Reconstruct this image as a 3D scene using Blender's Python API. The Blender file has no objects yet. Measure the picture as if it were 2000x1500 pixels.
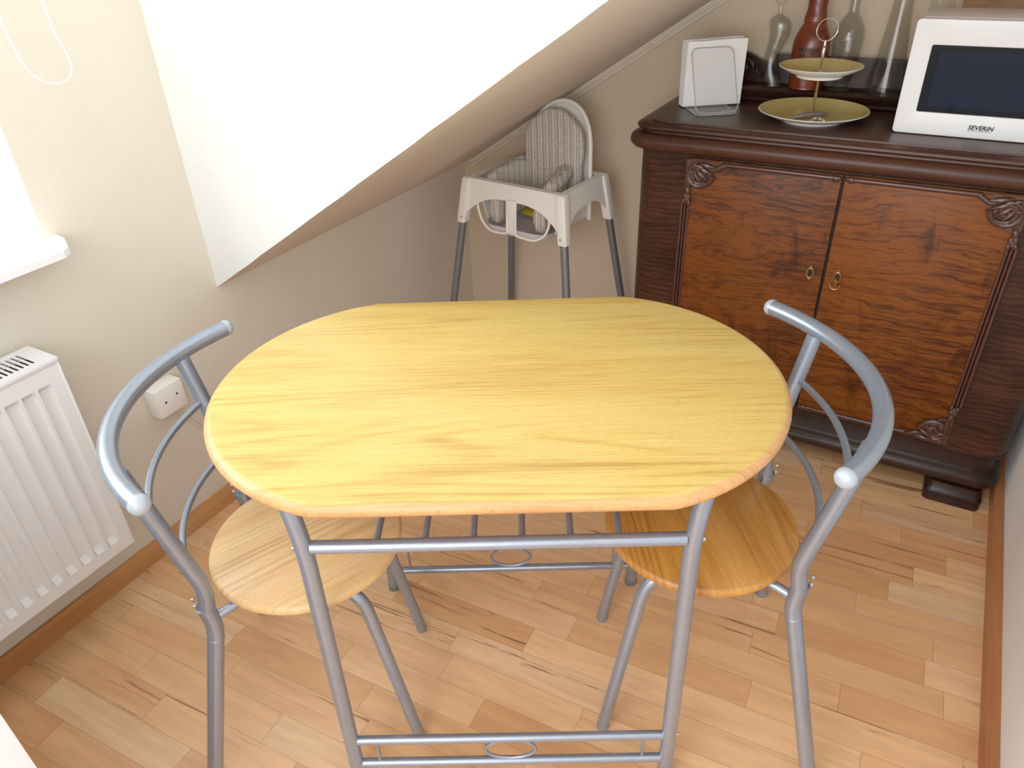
import bpy, bmesh, math, random
from mathutils import Vector, Matrix
random.seed(7)
COL = bpy.context.scene.collection
PI = math.pi

# ------------------------------------------------------------------ object helpers
def link(o, parent=None):
    COL.objects.link(o)
    if parent is not None: o.parent = parent
    return o

def tag(o, label=None, cat=None, group=None, kind=None):
    if label: o['label'] = label
    if cat: o['category'] = cat
    if group: o['group'] = group
    if kind: o['kind'] = kind
    return o

def thing(name, label, cat, loc=(0, 0, 0), rz=0.0, group=None):
    o = bpy.data.objects.new(name, None)
    o.empty_display_size = 0.05
    o.location = loc; o.rotation_euler = (0, 0, rz)
    link(o); tag(o, label, cat, group)
    return o

def obj(name, bm, mat, parent=None, smooth=True, angle=40):
    bmesh.ops.remove_doubles(bm, verts=bm.verts, dist=1e-6)
    bmesh.ops.recalc_face_normals(bm, faces=bm.faces)
    me = bpy.data.meshes.new(name)
    bm.to_mesh(me); bm.free()
    if mat: me.materials.append(mat)
    if smooth:
        for p in me.polygons: p.use_smooth = True
        try: me.set_sharp_from_angle(angle=math.radians(angle))
        except Exception: pass
    o = bpy.data.objects.new(name, me)
    return link(o, parent)

def dup(o, parent=None):
    c = o.copy(); COL.objects.link(c); c.parent = parent
    for ch in list(o.children):
        dup(ch, c)
    return c

def BM(): return bmesh.new()

def add_box(bm, x0, x1, y0, y1, z0, z1, bev=0.0, seg=2, M=None):
    vs = [bm.verts.new((x, y, z)) for z in (z0, z1) for (x, y) in ((x0, y0), (x1, y0), (x1, y1), (x0, y1))]
    fs = [(0, 3, 2, 1), (4, 5, 6, 7), (0, 1, 5, 4), (1, 2, 6, 5), (2, 3, 7, 6), (3, 0, 4, 7)]
    faces = [bm.faces.new([vs[i] for i in f]) for f in fs]
    if bev > 0:
        es = list({e for f in faces for e in f.edges})
        r = bmesh.ops.bevel(bm, geom=es, offset=bev, segments=seg, profile=0.5, affect='EDGES')
        vs = list({v for v in vs if v.is_valid} | set(r['verts']))
    if M is not None:
        for v in vs: v.co = M @ v.co
    return vs

def frames(pts):
    pts = [Vector(p) for p in pts]; n = len(pts); out = []
    T = []
    for i in range(n):
        a = pts[max(i - 1, 0)]; b = pts[min(i + 1, n - 1)]
        t = (b - a); T.append(t.normalized() if t.length > 1e-9 else Vector((0, 0, 1)))
    up = Vector((0, 0, 1)) if abs(T[0].z) < 0.9 else Vector((1, 0, 0))
    N = (up - T[0] * up.dot(T[0])).normalized()
    for i in range(n):
        N = (N - T[i] * N.dot(T[i])).normalized()
        out.append((pts[i], T[i], N, T[i].cross(N)))
    return out

def add_tube(bm, pts, r, n=14, caps=True, closed=False, round_end=False, flat=1.0):
    """r: float or list; round_end gives dome caps; flat squashes the cross-section"""
    pts = [Vector(p) for p in pts]
    if closed:
        m = len(pts)
        fr = frames([pts[-1]] + pts + [pts[0]])[1:-1]
    else:
        if round_end:
            r0 = r if not isinstance(r, (list, tuple)) else r[0]
            r1 = r if not isinstance(r, (list, tuple)) else r[-1]
            d0 = (pts[0] - pts[1]).normalized(); d1 = (pts[-1] - pts[-2]).normalized()
            rr = [r] * len(pts) if not isinstance(r, (list, tuple)) else list(r)
            pre = [pts[0] + d0 * r0 * math.sin(a) for a in (1.45, 1.1, 0.7, 0.35)]
            prr = [r0 * math.cos(a) for a in (1.45, 1.1, 0.7, 0.35)]
            post = [pts[-1] + d1 * r1 * math.sin(a) for a in (0.35, 0.7, 1.1, 1.45)]
            por = [r1 * math.cos(a) for a in (0.35, 0.7, 1.1, 1.45)]
            pts = pre + pts + post; r = prr + rr + por
        fr = frames(pts)
    rings = []
    for i, (p, t, nn, b) in enumerate(fr):
        ri = r[i] if isinstance(r, (list, tuple)) else r
        rings.append([bm.verts.new(p + nn * (ri * math.cos(2 * PI * k / n)) + b * (ri * flat * math.sin(2 * PI * k / n))) for k in range(n)])
    L = len(rings)
    for i in range(L if closed else L - 1):
        A = rings[i]; B = rings[(i + 1) % L]
        off = 0
        if closed and i == L - 1:
            off = min(range(n), key=lambda q: (A[0].co - B[q].co).length)
        for k in range(n):
            bm.faces.new((A[k], A[(k + 1) % n], B[(k + 1 + off) % n], B[(k + off) % n]))
    if caps and not closed:
        bm.faces.new(rings[0][::-1]); bm.faces.new(rings[-1])
    return rings

def smooth_path(ctrl, n=8):
    """Catmull-Rom through control points"""
    c = [Vector(p) for p in ctrl]
    c = [c[0] * 2 - c[1]] + c + [c[-1] * 2 - c[-2]]
    out = []
    for i in range(1, len(c) - 2):
        for k in range(n):
            t = k / n
            out.append(0.5 * ((2 * c[i]) + (c[i + 1] - c[i - 1]) * t + (2 * c[i - 1] - 5 * c[i] + 4 * c[i + 1] - c[i + 2]) * t * t + (3 * c[i] - c[i - 1] - 3 * c[i + 1] + c[i + 2]) * t ** 3))
    out.append(c[-2])
    return out

def fillet(ctrl, rad, n=6):
    """polyline with rounded corners"""
    c = [Vector(p) for p in ctrl]; out = [c[0]]
    for i in range(1, len(c) - 1):
        a = (c[i - 1] - c[i]); b = (c[i + 1] - c[i])
        q = rad[i - 1] if isinstance(rad, (list, tuple)) else rad
        q = min(q, a.length * 0.48, b.length * 0.48)
        p0 = c[i] + a.normalized() * q; p1 = c[i] + b.normalized() * q
        for k in range(n + 1):
            t = k / n
            out.append((1 - t) ** 2 * p0 + 2 * t * (1 - t) * c[i] + t * t * p1)
    out.append(c[-1])
    return out

def add_lathe(bm, prof, n=40, c=(0, 0, 0), sx=1.0, sy=1.0, offs=None):
    """prof: list of (r, z). offs(z)->(dx,dy)"""
    rings = []
    for (r, z) in prof:
        dx, dy = offs(z) if offs else (0, 0)
        if r < 1e-6:
            rings.append([bm.verts.new((c[0] + dx, c[1] + dy, c[2] + z))])
        else:
            rings.append([bm.verts.new((c[0] + dx + r * sx * math.cos(2 * PI * k / n), c[1] + dy + r * sy * math.sin(2 * PI * k / n), c[2] + z)) for k in range(n)])
    for A, B in zip(rings, rings[1:]):
        for k in range(n):
            k2 = (k + 1) % n
            if len(A) == 1 and len(B) == 1: continue
            if len(A) == 1: bm.faces.new((A[0], B[k], B[k2]))
            elif len(B) == 1: bm.faces.new((A[k], A[k2], B[0]))
            else: bm.faces.new((A[k], A[k2], B[k2], B[k]))

def add_loft(bm, loops, cap=True):
    rings = [[bm.verts.new(p) for p in lp] for lp in loops]
    n = len(rings[0])
    for A, B in zip(rings, rings[1:]):
        for k in range(n):
            bm.faces.new((A[k], A[(k + 1) % n], B[(k + 1) % n], B[k]))
    if cap:
        bm.faces.new(rings[0][::-1]); bm.faces.new(rings[-1])

def rounded_rect(x0, x1, y0, y1, r, n=6, z=0.0):
    out = []
    for (cx, cy, a0) in ((x1 - r, y1 - r, 0), (x0 + r, y1 - r, PI / 2), (x0 + r, y0 + r, PI), (x1 - r, y0 + r, 1.5 * PI)):
        for k in range(n + 1):
            a = a0 + PI / 2 * k / n
            out.append((cx + r * math.cos(a), cy + r * math.sin(a), z))
    return out

def add_pillow(bm, hx, hy, hz, e=0.45, M=None, n=20, wrinkle=0.0):
    """super-ellipsoid block: soft cushion"""
    def sp(v, p): return math.copysign(abs(v) ** p, v)
    rows = []
    for i in range(n + 1):
        th = -PI / 2 + PI * i / n
        row = []
        for k in range(n * 2):
            ph = 2 * PI * k / (n * 2)
            x = hx * sp(math.cos(th), e) * sp(math.cos(ph), e)
            y = hy * sp(math.cos(th), 0.9) * sp(math.sin(ph), 0.9) if False else hy * sp(math.cos(th), e) * sp(math.sin(ph), e)
            z = hz * sp(math.sin(th), e)
            if wrinkle:
                w = wrinkle * (math.sin(x * 90 + z * 40) * math.sin(z * 70 - y * 50) + 0.6 * math.sin(z * 160 + x * 30))
                y += w; x += w * 0.4
            v = Vector((x, y, z))
            if M is not None: v = M @ v
            row.append(bm.verts.new(v))
        rows.append(row)
    m = n * 2
    for a, b in zip(rows, rows[1:]):
        for k in range(m):
            try: bm.faces.new((a[k], a[(k + 1) % m], b[(k + 1) % m], b[k]))
            except Exception: pass

def plate(outer, holes, thick, name, mat, parent=None, M=None, bev=0.0):
    """flat plate in XY with holes, centred on z=0, transformed by M"""
    cu = bpy.data.curves.new(name, 'CURVE'); cu.dimensions = '2D'; cu.fill_mode = 'BOTH'
    cu.extrude = max(thick / 2 - bev, 0.0002)
    if bev: cu.bevel_depth = bev; cu.bevel_resolution = 2
    for lp in [outer] + holes:
        s = cu.splines.new('POLY'); s.points.add(len(lp) - 1)
        for p, q in zip(s.points, lp): p.co = (q[0], q[1], 0, 1)
        s.use_cyclic_u = True
    t = bpy.data.objects.new('tmp', cu); COL.objects.link(t)
    dg = bpy.context.evaluated_depsgraph_get(); dg.update()
    me = bpy.data.meshes.new_from_object(t.evaluated_get(dg))
    bpy.data.objects.remove(t)
    bm = BM(); bm.from_mesh(me); bpy.data.meshes.remove(me)
    if M is not None: bmesh.ops.transform(bm, matrix=M, verts=bm.verts)
    return obj(name, bm, mat, parent)

def text_mesh(body, size, name, mat, parent, M, extrude=0.0004, shear=0.0, bold=0.0, spacing=1.0):
    cu = bpy.data.curves.new(name, 'FONT'); cu.body = body; cu.size = size; cu.extrude = extrude
    cu.shear = shear; cu.offset = bold; cu.align_x = 'CENTER'; cu.align_y = 'CENTER'; cu.space_character = spacing
    t = bpy.data.objects.new('tmp', cu); COL.objects.link(t)
    dg = bpy.context.evaluated_depsgraph_get(); dg.update()
    me = bpy.data.meshes.new_from_object(t.evaluated_get(dg))
    bpy.data.objects.remove(t)
    bm = BM(); bm.from_mesh(me); bpy.data.meshes.remove(me)
    bmesh.ops.transform(bm, matrix=M, verts=bm.verts)
    return bm

# ------------------------------------------------------------------ materials
def srgb(r, g, b):
    f = lambda c: (c / 255 / 12.92) if c / 255 <= 0.04045 else ((c / 255 + 0.055) / 1.055) ** 2.4
    return (f(r), f(g), f(b), 1.0)

class NT:
    def __init__(s, name):
        s.m = bpy.data.materials.new(name); s.m.use_nodes = True
        s.t = s.m.node_tree; s.b = s.t.nodes['Principled BSDF']; s.o = s.t.nodes['Material Output']
    def n(s, typ, **kw):
        nd = s.t.nodes.new(typ)
        for k, v in kw.items():
            if k.startswith('i_'):
                key = k[2:]
                nd.inputs[int(key) if key.isdigit() else key.replace('_', ' ')].default_value = v
            else: setattr(nd, k, v)
        return nd
    def l(s, a, b): s.t.links.new(a, b)
    def ramp(s, src, stops, interp='LINEAR'):
        r = s.n('ShaderNodeValToRGB'); r.color_ramp.interpolation = interp
        while len(r.color_ramp.elements) < len(stops): r.color_ramp.elements.new(0.5)
        for e, (p, c) in zip(r.color_ramp.elements, stops): e.position = p; e.color = c
        s.l(src, r.inputs[0]); return r.outputs[0]
    def math(s, op, a, b=None, c=None):
        m = s.n('ShaderNodeMath', operation=op)
        for i, v in enumerate((a, b, c)):
            if v is None: continue
            if isinstance(v, (int, float)): m.inputs[i].default_value = v
            else: s.l(v, m.inputs[i])
        return m.outputs[0]
    def mix(s, fac, a, b, blend='MIX'):
        m = s.n('ShaderNodeMix', data_type='RGBA', blend_type=blend)
        for i, v in ((0, fac), (6, a), (7, b)):
            if isinstance(v, (int, float, tuple)): m.inputs[i].default_value = v
            else: s.l(v, m.inputs[i])
        return m.outputs[2]
    def coord(s, scale=(1, 1, 1), rot=(0, 0, 0), loc=(0, 0, 0)):
        tc = s.n('ShaderNodeTexCoord'); mp = s.n('ShaderNodeMapping')
        mp.inputs['Scale'].default_value = scale; mp.inputs['Rotation'].default_value = rot; mp.inputs['Location'].default_value = loc
        s.l(tc.outputs['Object'], mp.inputs['Vector']); return mp.outputs[0]
    def noise(s, vec, scale, detail=4, rough=0.5, dist=0.0):
        n = s.n('ShaderNodeTexNoise'); n.inputs['Scale'].default_value = scale; n.inputs['Detail'].default_value = detail
        n.inputs['Roughness'].default_value = rough; n.inputs['Distortion'].default_value = dist
        s.l(vec, n.inputs['Vector']); return n.outputs['Fac']
    def bump(s, h, strength, dist=0.01):
        b = s.n('ShaderNodeBump'); b.inputs['Strength'].default_value = strength; b.inputs['Distance'].default_value = dist
        s.l(h, b.inputs['Height']); s.l(b.outputs[0], s.b.inputs['Normal'])
    def set(s, **kw):
        for k, v in kw.items():
            s.b.inputs[k.replace('_', ' ')].default_value = v
        return s

def plain(name, col, rough=0.5, metal=0.0, var=0.0, scale=30, bump=0.0, spec=0.5, coat=0.0):
    t = NT(name); t.set(Roughness=rough, Metallic=metal, Specular_IOR_Level=spec)
    if coat: t.set(Coat_Weight=coat, Coat_Roughness=0.1)
    c = t.coord()
    f = t.noise(c, scale, 3)
    d = tuple(x * (1 - var) for x in col[:3]) + (1,)
    e = tuple(min(1, x * (1 + var)) for x in col[:3]) + (1,)
    t.l(t.ramp(f, [(0.35, d), (0.65, e)]), t.b.inputs['Base Color'])
    if bump: t.bump(f, bump, 0.002)
    return t.m

def wood(name, light, mid, dark, axis=0, scale=1.0, rough=0.4, pores=0.5, cathedral=0.5, loc=(0, 0, 0), coat=0.0, stretch=0.05, blotch=0.0, porecol=None, bump=0.05):
    """grain runs along axis (object coordinates)"""
    t = NT(name); t.set(Roughness=rough, Specular_IOR_Level=0.25)
    if coat: t.set(Coat_Weight=coat * 0.5, Coat_Roughness=0.15)
    sc = [scale] * 3; sc[axis] = scale * stretch * 2
    v = t.coord(scale=tuple(sc), loc=loc)
    big = t.noise(v, 7, 3, 0.5, 0.3)
    w = t.n('ShaderNodeMath', operation='MULTIPLY'); t.l(big, w.inputs[0]); w.inputs[1].default_value = 34.0 * cathedral + 6
    band = t.math('SINE', w.outputs[0])
    band = t.math('MULTIPLY_ADD', band, 0.5, 0.5)
    sc2 = [scale * 1.0] * 3; sc2[axis] = scale * stretch
    v2 = t.coord(scale=tuple(sc2), loc=loc)
    fine = t.noise(v2, 60, 5, 0.62)
    med = t.noise(v2, 16, 4, 0.55)
    f = t.math('ADD', t.math('MULTIPLY', band, 0.28 + 0.12 * cathedral), t.math('MULTIPLY', med, 0.42))
    f = t.math('ADD', f, t.math('MULTIPLY', fine, 0.35))
    col = t.ramp(f, [(0.25, dark), (0.5, mid), (0.78, light)])
    sc3 = [scale * 1.0] * 3; sc3[axis] = scale * 0.1
    v3 = t.coord(scale=tuple(sc3), loc=loc)
    p = t.noise(v3, 260, 2, 0.5)
    pf = t.ramp(p, [(0.60, (0, 0, 0, 1)), (0.70, (1, 1, 1, 1))])
    pc = porecol or tuple(x * 0.55 for x in dark[:3]) + (1,)
    col = t.mix(t.math('MULTIPLY', pf, pores), col, pc)
    if blotch:
        v4 = t.coord(loc=loc)
        bl = t.noise(v4, 5.5, 3, 0.6, 0.8)
        bf = t.ramp(bl, [(0.45, (0, 0, 0, 1)), (0.66, (1, 1, 1, 1))])
        col = t.mix(t.math('MULTIPLY', bf, blotch), col, tuple(x * 0.5 for x in dark[:3]) + (1,))
    t.l(col, t.b.inputs['Base Color'])
    t.bump(f, bump, 0.001)
    return t.m

def wall_mat(name, col, warm=None, rough=0.85):
    t = NT(name); t.set(Roughness=rough, Specular_IOR_Level=0.25)
    c = t.coord()
    big = t.noise(c, 2.2, 3)
    warm = warm or tuple(x * 0.93 for x in col[:3]) + (1,)
    t.l(t.ramp(big, [(0.35, col), (0.7, warm)]), t.b.inputs['Base Color'])
    a = t.noise(c, 90, 4, 0.6); b = t.noise(c, 11, 3)
    h = t.math('ADD', t.math('MULTIPLY', a, 0.35), b)
    t.bump(h, 0.35, 0.004)
    return t.m

def floor_mat():
    t = NT('beech_parquet'); t.set(Roughness=0.32, Specular_IOR_Level=0.5, Coat_Weight=0.25, Coat_Roughness=0.15)
    v = t.coord(rot=(0, 0, -math.radians(3.0)), loc=(0.13, 0.026, 0))
    sp = t.n('ShaderNodeSeparateXYZ'); t.l(v, sp.inputs[0])
    W = 0.0695
    ry = t.math('DIVIDE', sp.outputs[1], W)
    row = t.math('FLOOR', ry); fy = t.math('FRACT', ry)
    wn = t.n('ShaderNodeTexWhiteNoise', noise_dimensions='1D'); t.l(row, wn.inputs['W'])
    L = t.math('MULTIPLY_ADD', wn.outputs['Value'], 0.10, 0.30)
    xo = t.math('MULTIPLY_ADD', wn.outputs['Value'], 7.31, sp.outputs[0])
    rx = t.math('DIVIDE', xo, L)
    colm = t.math('FLOOR', rx); fx = t.math('FRACT', rx)
    cb = t.n('ShaderNodeCombineXYZ'); t.l(row, cb.inputs[0]); t.l(colm, cb.inputs[1])
    w2 = t.n('ShaderNodeTexWhiteNoise', noise_dimensions='3D'); t.l(cb.outputs[0], w2.inputs['Vector'])
    rnd = w2.outputs['Value']
    # grain, shifted per plank
    off = t.n('ShaderNodeVectorMath', operation='MULTIPLY_ADD')
    t.l(w2.outputs['Color'], off.inputs[0]); off.inputs[1].default_value = (9, 9, 9); t.l(v, off.inputs[2])
    mp = t.n('ShaderNodeMapping'); mp.inputs['Scale'].default_value = (1.6, 14, 1); t.l(off.outputs[0], mp.inputs['Vector'])
    g = t.noise(mp.outputs[0], 2.6, 5, 0.6, 0.5)
    mp2 = t.n('ShaderNodeMapping'); mp2.inputs['Scale'].default_value = (6, 110, 1); t.l(off.outputs[0], mp2.inputs['Vector'])
    g2 = t.noise(mp2.outputs[0], 5, 3, 0.6)
    base = t.ramp(rnd, [(0.0, srgb(222, 160, 106)), (0.25, srgb(240, 186, 132)), (0.5, srgb(248, 200, 148)), (0.75, srgb(232, 174, 120)), (0.93, srgb(250, 210, 164)), (1.0, srgb(178, 114, 72))])
    col = t.mix(t.ramp(g, [(0.3, (0.5, 0.5, 0.5, 1)), (0.62, (0, 0, 0, 1))]), base, srgb(186, 130, 88))
    col = t.mix(t.math('MULTIPLY', g2, 0.22), col, srgb(196, 142, 100))
    # dark heartwood streaks on some planks
    mp3 = t.n('ShaderNodeMapping'); mp3.inputs['Scale'].default_value = (1.1, 26, 1); t.l(off.outputs[0], mp3.inputs['Vector'])
    g3 = t.noise(mp3.outputs[0], 2.0, 4, 0.65, 0.9)
    st = t.ramp(g3, [(0.60, (0, 0, 0, 1)), (0.66, (1, 1, 1, 1))])
    sel = t.math('GREATER_THAN', t.math('FRACT', t.math('MULTIPLY', rnd, 17.3)), 0.5)
    col = t.mix(t.math('MULTIPLY', t.math('MULTIPLY', st, sel), 0.75), col, srgb(112, 62, 36))
    # seams
    ey = t.math('MINIMUM', fy, t.math('SUBTRACT', 1.0, fy))
    ex = t.math('MULTIPLY', t.math('MINIMUM', fx, t.math('SUBTRACT', 1.0, fx)), 4.5)
    e = t.math('MINIMUM', ey, ex)
    seam = t.ramp(e, [(0.0, (1, 1, 1, 1)), (0.018, (0, 0, 0, 1))])
    col = t.mix(t.math('MULTIPLY', seam, 0.5), col, srgb(128, 78, 48))
    t.l(col, t.b.inputs['Base Color'])
    h = t.math('SUBTRACT', t.math('MULTIPLY', g2, 0.2), t.math('MULTIPLY', seam, 1.0))
    t.bump(h, 0.12, 0.001)
    return t.m

def glass_mat(name, tint=(1, 1, 1, 1), rough=0.0, alpha=0.80, ior=1.45):
    """thin-walled clear glass: see-through plus a fresnel reflection"""
    t = NT(name)
    tr = t.n('ShaderNodeBsdfTransparent'); tr.inputs[0].default_value = tint
    gl = t.n('ShaderNodeBsdfGlossy'); gl.inputs['Roughness'].default_value = 0.04
    lw = t.n('ShaderNodeLayerWeight'); lw.inputs['Blend'].default_value = 0.55
    f = t.math('MULTIPLY_ADD', t.math('POWER', lw.outputs['Facing'], 3.4), 0.30, max(0.012, 1 - alpha - 0.12))
    mx = t.n('ShaderNodeMixShader'); t.l(f, mx.inputs[0]); t.l(tr.outputs[0], mx.inputs[1]); t.l(gl.outputs[0], mx.inputs[2])
    t.l(mx.outputs[0], t.o.inputs['Surface'])
    return t.m

def fabric_mat():
    t = NT('grey_striped_fabric'); t.set(Roughness=0.95, Specular_IOR_Level=0.1)
    v = t.coord(); sp = t.n('ShaderNodeSeparateXYZ'); t.l(v, sp.inputs[0])
    x = t.math('ADD', sp.outputs[0], t.math('MULTIPLY', sp.outputs[1], 0.9))
    s = t.math('SINE', t.math('MULTIPLY', x, 560)); s2 = t.math('SINE', t.math('MULTIPLY', x, 247))
    dots = t.noise(v, 260, 2, 0.6)
    f = t.math('ADD', t.math('MULTIPLY', s, 0.16), t.math('MULTIPLY', s2, 0.10))
    f = t.math('ADD', f, dots)
    t.l(t.ramp(f, [(0.22, srgb(158, 146, 134)), (0.5, srgb(190, 180, 170)), (0.78, srgb(218, 211, 203))]), t.b.inputs['Base Color'])
    t.bump(t.noise(v, 38, 4, 0.6, 0.6), 0.6, 0.006)
    return t.m

M = {}
M['wall'] = wall_mat('cream_wall_paint', srgb(224, 215, 199))
M['wall_back'] = wall_mat('beige_wall_paint', srgb(218, 200, 174))
M['white_wall'] = wall_mat('white_wall_paint', srgb(244, 242, 238))
M['soffit'] = wall_mat('soffit_paint', srgb(226, 214, 200))
M['floor'] = floor_mat()
M['skirting'] = wood('skirting_wood', srgb(206, 150, 96), srgb(188, 128, 76), srgb(160, 104, 60), axis=1, rough=0.35, pores=0.2, cathedral=0.2)
M['trim'] = plain('cream_trim', srgb(226, 212, 196), 0.6)
M['white_paint'] = plain('white_gloss_paint', srgb(240, 241, 243), 0.3, spec=0.5)
M['radiator'] = plain('radiator_enamel', srgb(236, 236, 238), 0.35)
M['dark'] = plain('dark_gap', srgb(22, 20, 20), 0.8)
M['plastic_white'] = plain('white_plastic', srgb(240, 238, 234), 0.35)
M['plastic_cream'] = plain('highchair_plastic', srgb(246, 241, 234), 0.4)
M['plastic_grey'] = plain('grey_light_plastic', srgb(206, 200, 204), 0.4)
M['steel'] = plain('silver_powder_coat', srgb(146, 156, 172), 0.26, metal=0.62, var=0.03, scale=60)
M['steel_cap'] = plain('grey_end_cap', srgb(168, 178, 188), 0.35, metal=0.2)
M['screw'] = plain('bright_screw', srgb(215, 215, 212), 0.25, metal=1.0)
M['steel_leg'] = plain('grey_tube_leg', srgb(122, 126, 132), 0.4, metal=0.5)
M['chrome'] = plain('chrome', srgb(225, 222, 215), 0.14, metal=1.0)
M['brass'] = plain('aged_brass', srgb(170, 140, 90), 0.3, metal=1.0, var=0.2, scale=200)
M['top'] = wood('beech_laminate', srgb(247, 208, 118), srgb(240, 196, 100), srgb(222, 172, 80), axis=0, rough=0.36, pores=0.42, cathedral=0.75, porecol=srgb(190, 138, 66), stretch=0.055, scale=0.85, bump=0.02)
M['top_edge'] = wood('beech_edge', srgb(226, 174, 116), srgb(214, 158, 100), srgb(194, 134, 78), axis=0, rough=0.38, pores=0.6, cathedral=0.2, porecol=srgb(150, 92, 48))
M['seat_a'] = wood('beech_seat', srgb(226, 182, 122), srgb(214, 166, 104), srgb(190, 140, 82), axis=0, rough=0.4, pores=0.5, cathedral=0.7, porecol=srgb(150, 104, 60), loc=(0.31, 0.2, 0))
M['seat_b'] = wood('beech_seat_honey', srgb(204, 142, 62), srgb(186, 122, 44), srgb(160, 98, 32), axis=1, rough=0.42, pores=0.5, cathedral=0.8, porecol=srgb(120, 70, 22), loc=(0.1, 0.5, 0))
M['oak_old'] = wood('dark_oak', srgb(98, 60, 38), srgb(72, 42, 27), srgb(42, 24, 17), axis=0, rough=0.34, pores=0.6, cathedral=0.9, coat=0.15, porecol=srgb(30, 16, 11), loc=(0.4, 0.1, 0.3), scale=0.9)
M['oak_top'] = wood('dark_oak_top', srgb(76, 43, 30), srgb(56, 31, 22), srgb(36, 19, 15), axis=0, rough=0.36, pores=0.4, cathedral=0.3, coat=0.1)
M['oak_dark'] = wood('very_dark_oak', srgb(48, 26, 20), srgb(32, 17, 14), srgb(18, 10, 9), axis=0, rough=0.3, pores=0.4, cathedral=0.3, coat=0.2)
M['veneer'] = wood('walnut_veneer', srgb(148, 84, 30), srgb(118, 62, 20), srgb(74, 36, 13), axis=0, rough=0.27, pores=0.3, cathedral=1.0, coat=0.25, stretch=0.16, blotch=0.55, loc=(0.2, 0, 0.4), scale=0.8)
M['veneer_b'] = wood('walnut_veneer_right', srgb(150, 86, 32), srgb(120, 64, 21), srgb(76, 37, 14), axis=0, rough=0.27, pores=0.3, cathedral=1.0, coat=0.25, stretch=0.16, blotch=0.5, loc=(1.7, 0, 1.4), scale=0.8)
M['bead'] = plain('red_brown_bead', srgb(66, 31, 23), 0.3, var=0.15, scale=40, coat=0.2)
M['carving'] = plain('carved_wood', srgb(66, 36, 24), 0.36, var=0.3, scale=120, coat=0.15)
M['paper'] = plain('paper_napkin', srgb(252, 252, 252), 0.95, var=0.01, bump=0.15, scale=60, spec=0.1)
M['yellow_glaze'] = plain('mustard_glaze', srgb(206, 186, 112), 0.22, var=0.04, scale=20, coat=0.3)
M['porcelain'] = plain('white_porcelain', srgb(236, 234, 228), 0.2, coat=0.3)
M['amber'] = plain('amber_brown_glass', srgb(112, 40, 13), 0.3, var=0.25, scale=14, coat=0.3, bump=0.4)
M['amber_txt'] = plain('dark_relief_letters', srgb(58, 16, 6), 0.4)
M['glass'] = glass_mat('clear_glass', (0.93, 0.93, 0.92, 1), alpha=0.84)
M['glass_thick'] = glass_mat('clear_glass_base', (0.90, 0.91, 0.91, 1), alpha=0.85)
M['acrylic'] = glass_mat('clear_acrylic', (0.97, 0.97, 0.975, 1), alpha=0.93)
M['acrylic_edge'] = plain('acrylic_edge', srgb(176, 176, 178), 0.2)
M['pane'] = glass_mat('window_glass', (0.97, 0.98, 0.98, 1), alpha=0.86)
M['screen'] = None
M['fabric'] = fabric_mat()
M['yellow'] = plain('yellow_strap', srgb(214, 200, 40), 0.6)
M['gunmetal'] = plain('dull_grey_metal', srgb(140, 136, 128), 0.35, metal=0.8)
M['letters'] = plain('black_letters', srgb(18, 18, 20), 0.4)
M['board'] = wood('pale_board', srgb(196, 160, 116), srgb(176, 136, 92), srgb(150, 108, 70), axis=0, rough=0.5)
M['cabinet_grey'] = plain('white_laminate', srgb(228, 230, 232), 0.4)

def figured(name, light, mid, dark, lines=0.5, freq=240, amp=0.02, blotch=0.4, loc=(0, 0, 0), rough=0.3, coat=0.2, warp=4.0, lscale=1.0, streak=0.35):
    """polished veneer: thin wavy near-horizontal figure lines over soft cloudy colour"""
    t = NT(name); t.set(Roughness=rough, Specular_IOR_Level=0.18, Coat_Weight=coat * 0.4, Coat_Roughness=0.15)
    v = t.coord(loc=loc); sp = t.n('ShaderNodeSeparateXYZ'); t.l(v, sp.inputs[0])
    vx = t.coord(scale=(1.0, 1.0, 2.4), loc=loc)
    w1 = t.noise(vx, warp, 3, 0.55); w2 = t.noise(vx, warp * 5, 2, 0.5)
    z = t.math('ADD', sp.outputs[2], t.math('MULTIPLY', w1, amp * 9)); z = t.math('ADD', z, t.math('MULTIPLY', w2, amp))
    ln = t.math('MULTIPLY_ADD', t.math('SINE', t.math('MULTIPLY', z, freq)), 0.5, 0.5)
    ln2 = t.math('MULTIPLY_ADD', t.math('SINE', t.math('MULTIPLY', z, freq * 0.37)), 0.5, 0.5)
    vs = t.coord(scale=(0.12, 0.5, 1.0), loc=loc)
    fine = t.noise(vs, 190, 4, 0.65)
    cl = t.noise(vx, 3.0, 4, 0.6, 0.6)
    f = t.math('ADD', t.math('MULTIPLY', ln, 0.16 * lines), t.math('MULTIPLY', ln2, 0.16 * lines))
    f = t.math('ADD', f, t.math('MULTIPLY', fine, streak)); f = t.math('ADD', f, t.math('MULTIPLY', cl, 0.62))
    base = t.ramp(f, [(0.42, dark), (0.60, mid), (0.80, light)])
    vb = t.coord(scale=(2.2, 1, 0.9), loc=(loc[0] + 3, loc[1], loc[2] + 5))
    bl = t.noise(vb, 6.0, 4, 0.6, 0.7)
    bf = t.ramp(bl, [(0.56, (0, 0, 0, 1)), (0.70, (1, 1, 1, 1))])
    base = t.mix(t.math('MULTIPLY', bf, blotch), base, tuple(x * 0.4 for x in dark[:3]) + (1,))
    t.l(base, t.b.inputs['Base Color'])
    t.bump(fine, 0.05, 0.001)
    return t.m
M['oak'] = figured('figured_dark_oak', srgb(92, 54, 34), srgb(62, 34, 21), srgb(34, 18, 12), lines=0.75, freq=1150, amp=0.010, blotch=0.15, warp=3.0, streak=0.3, rough=0.36)
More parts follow.
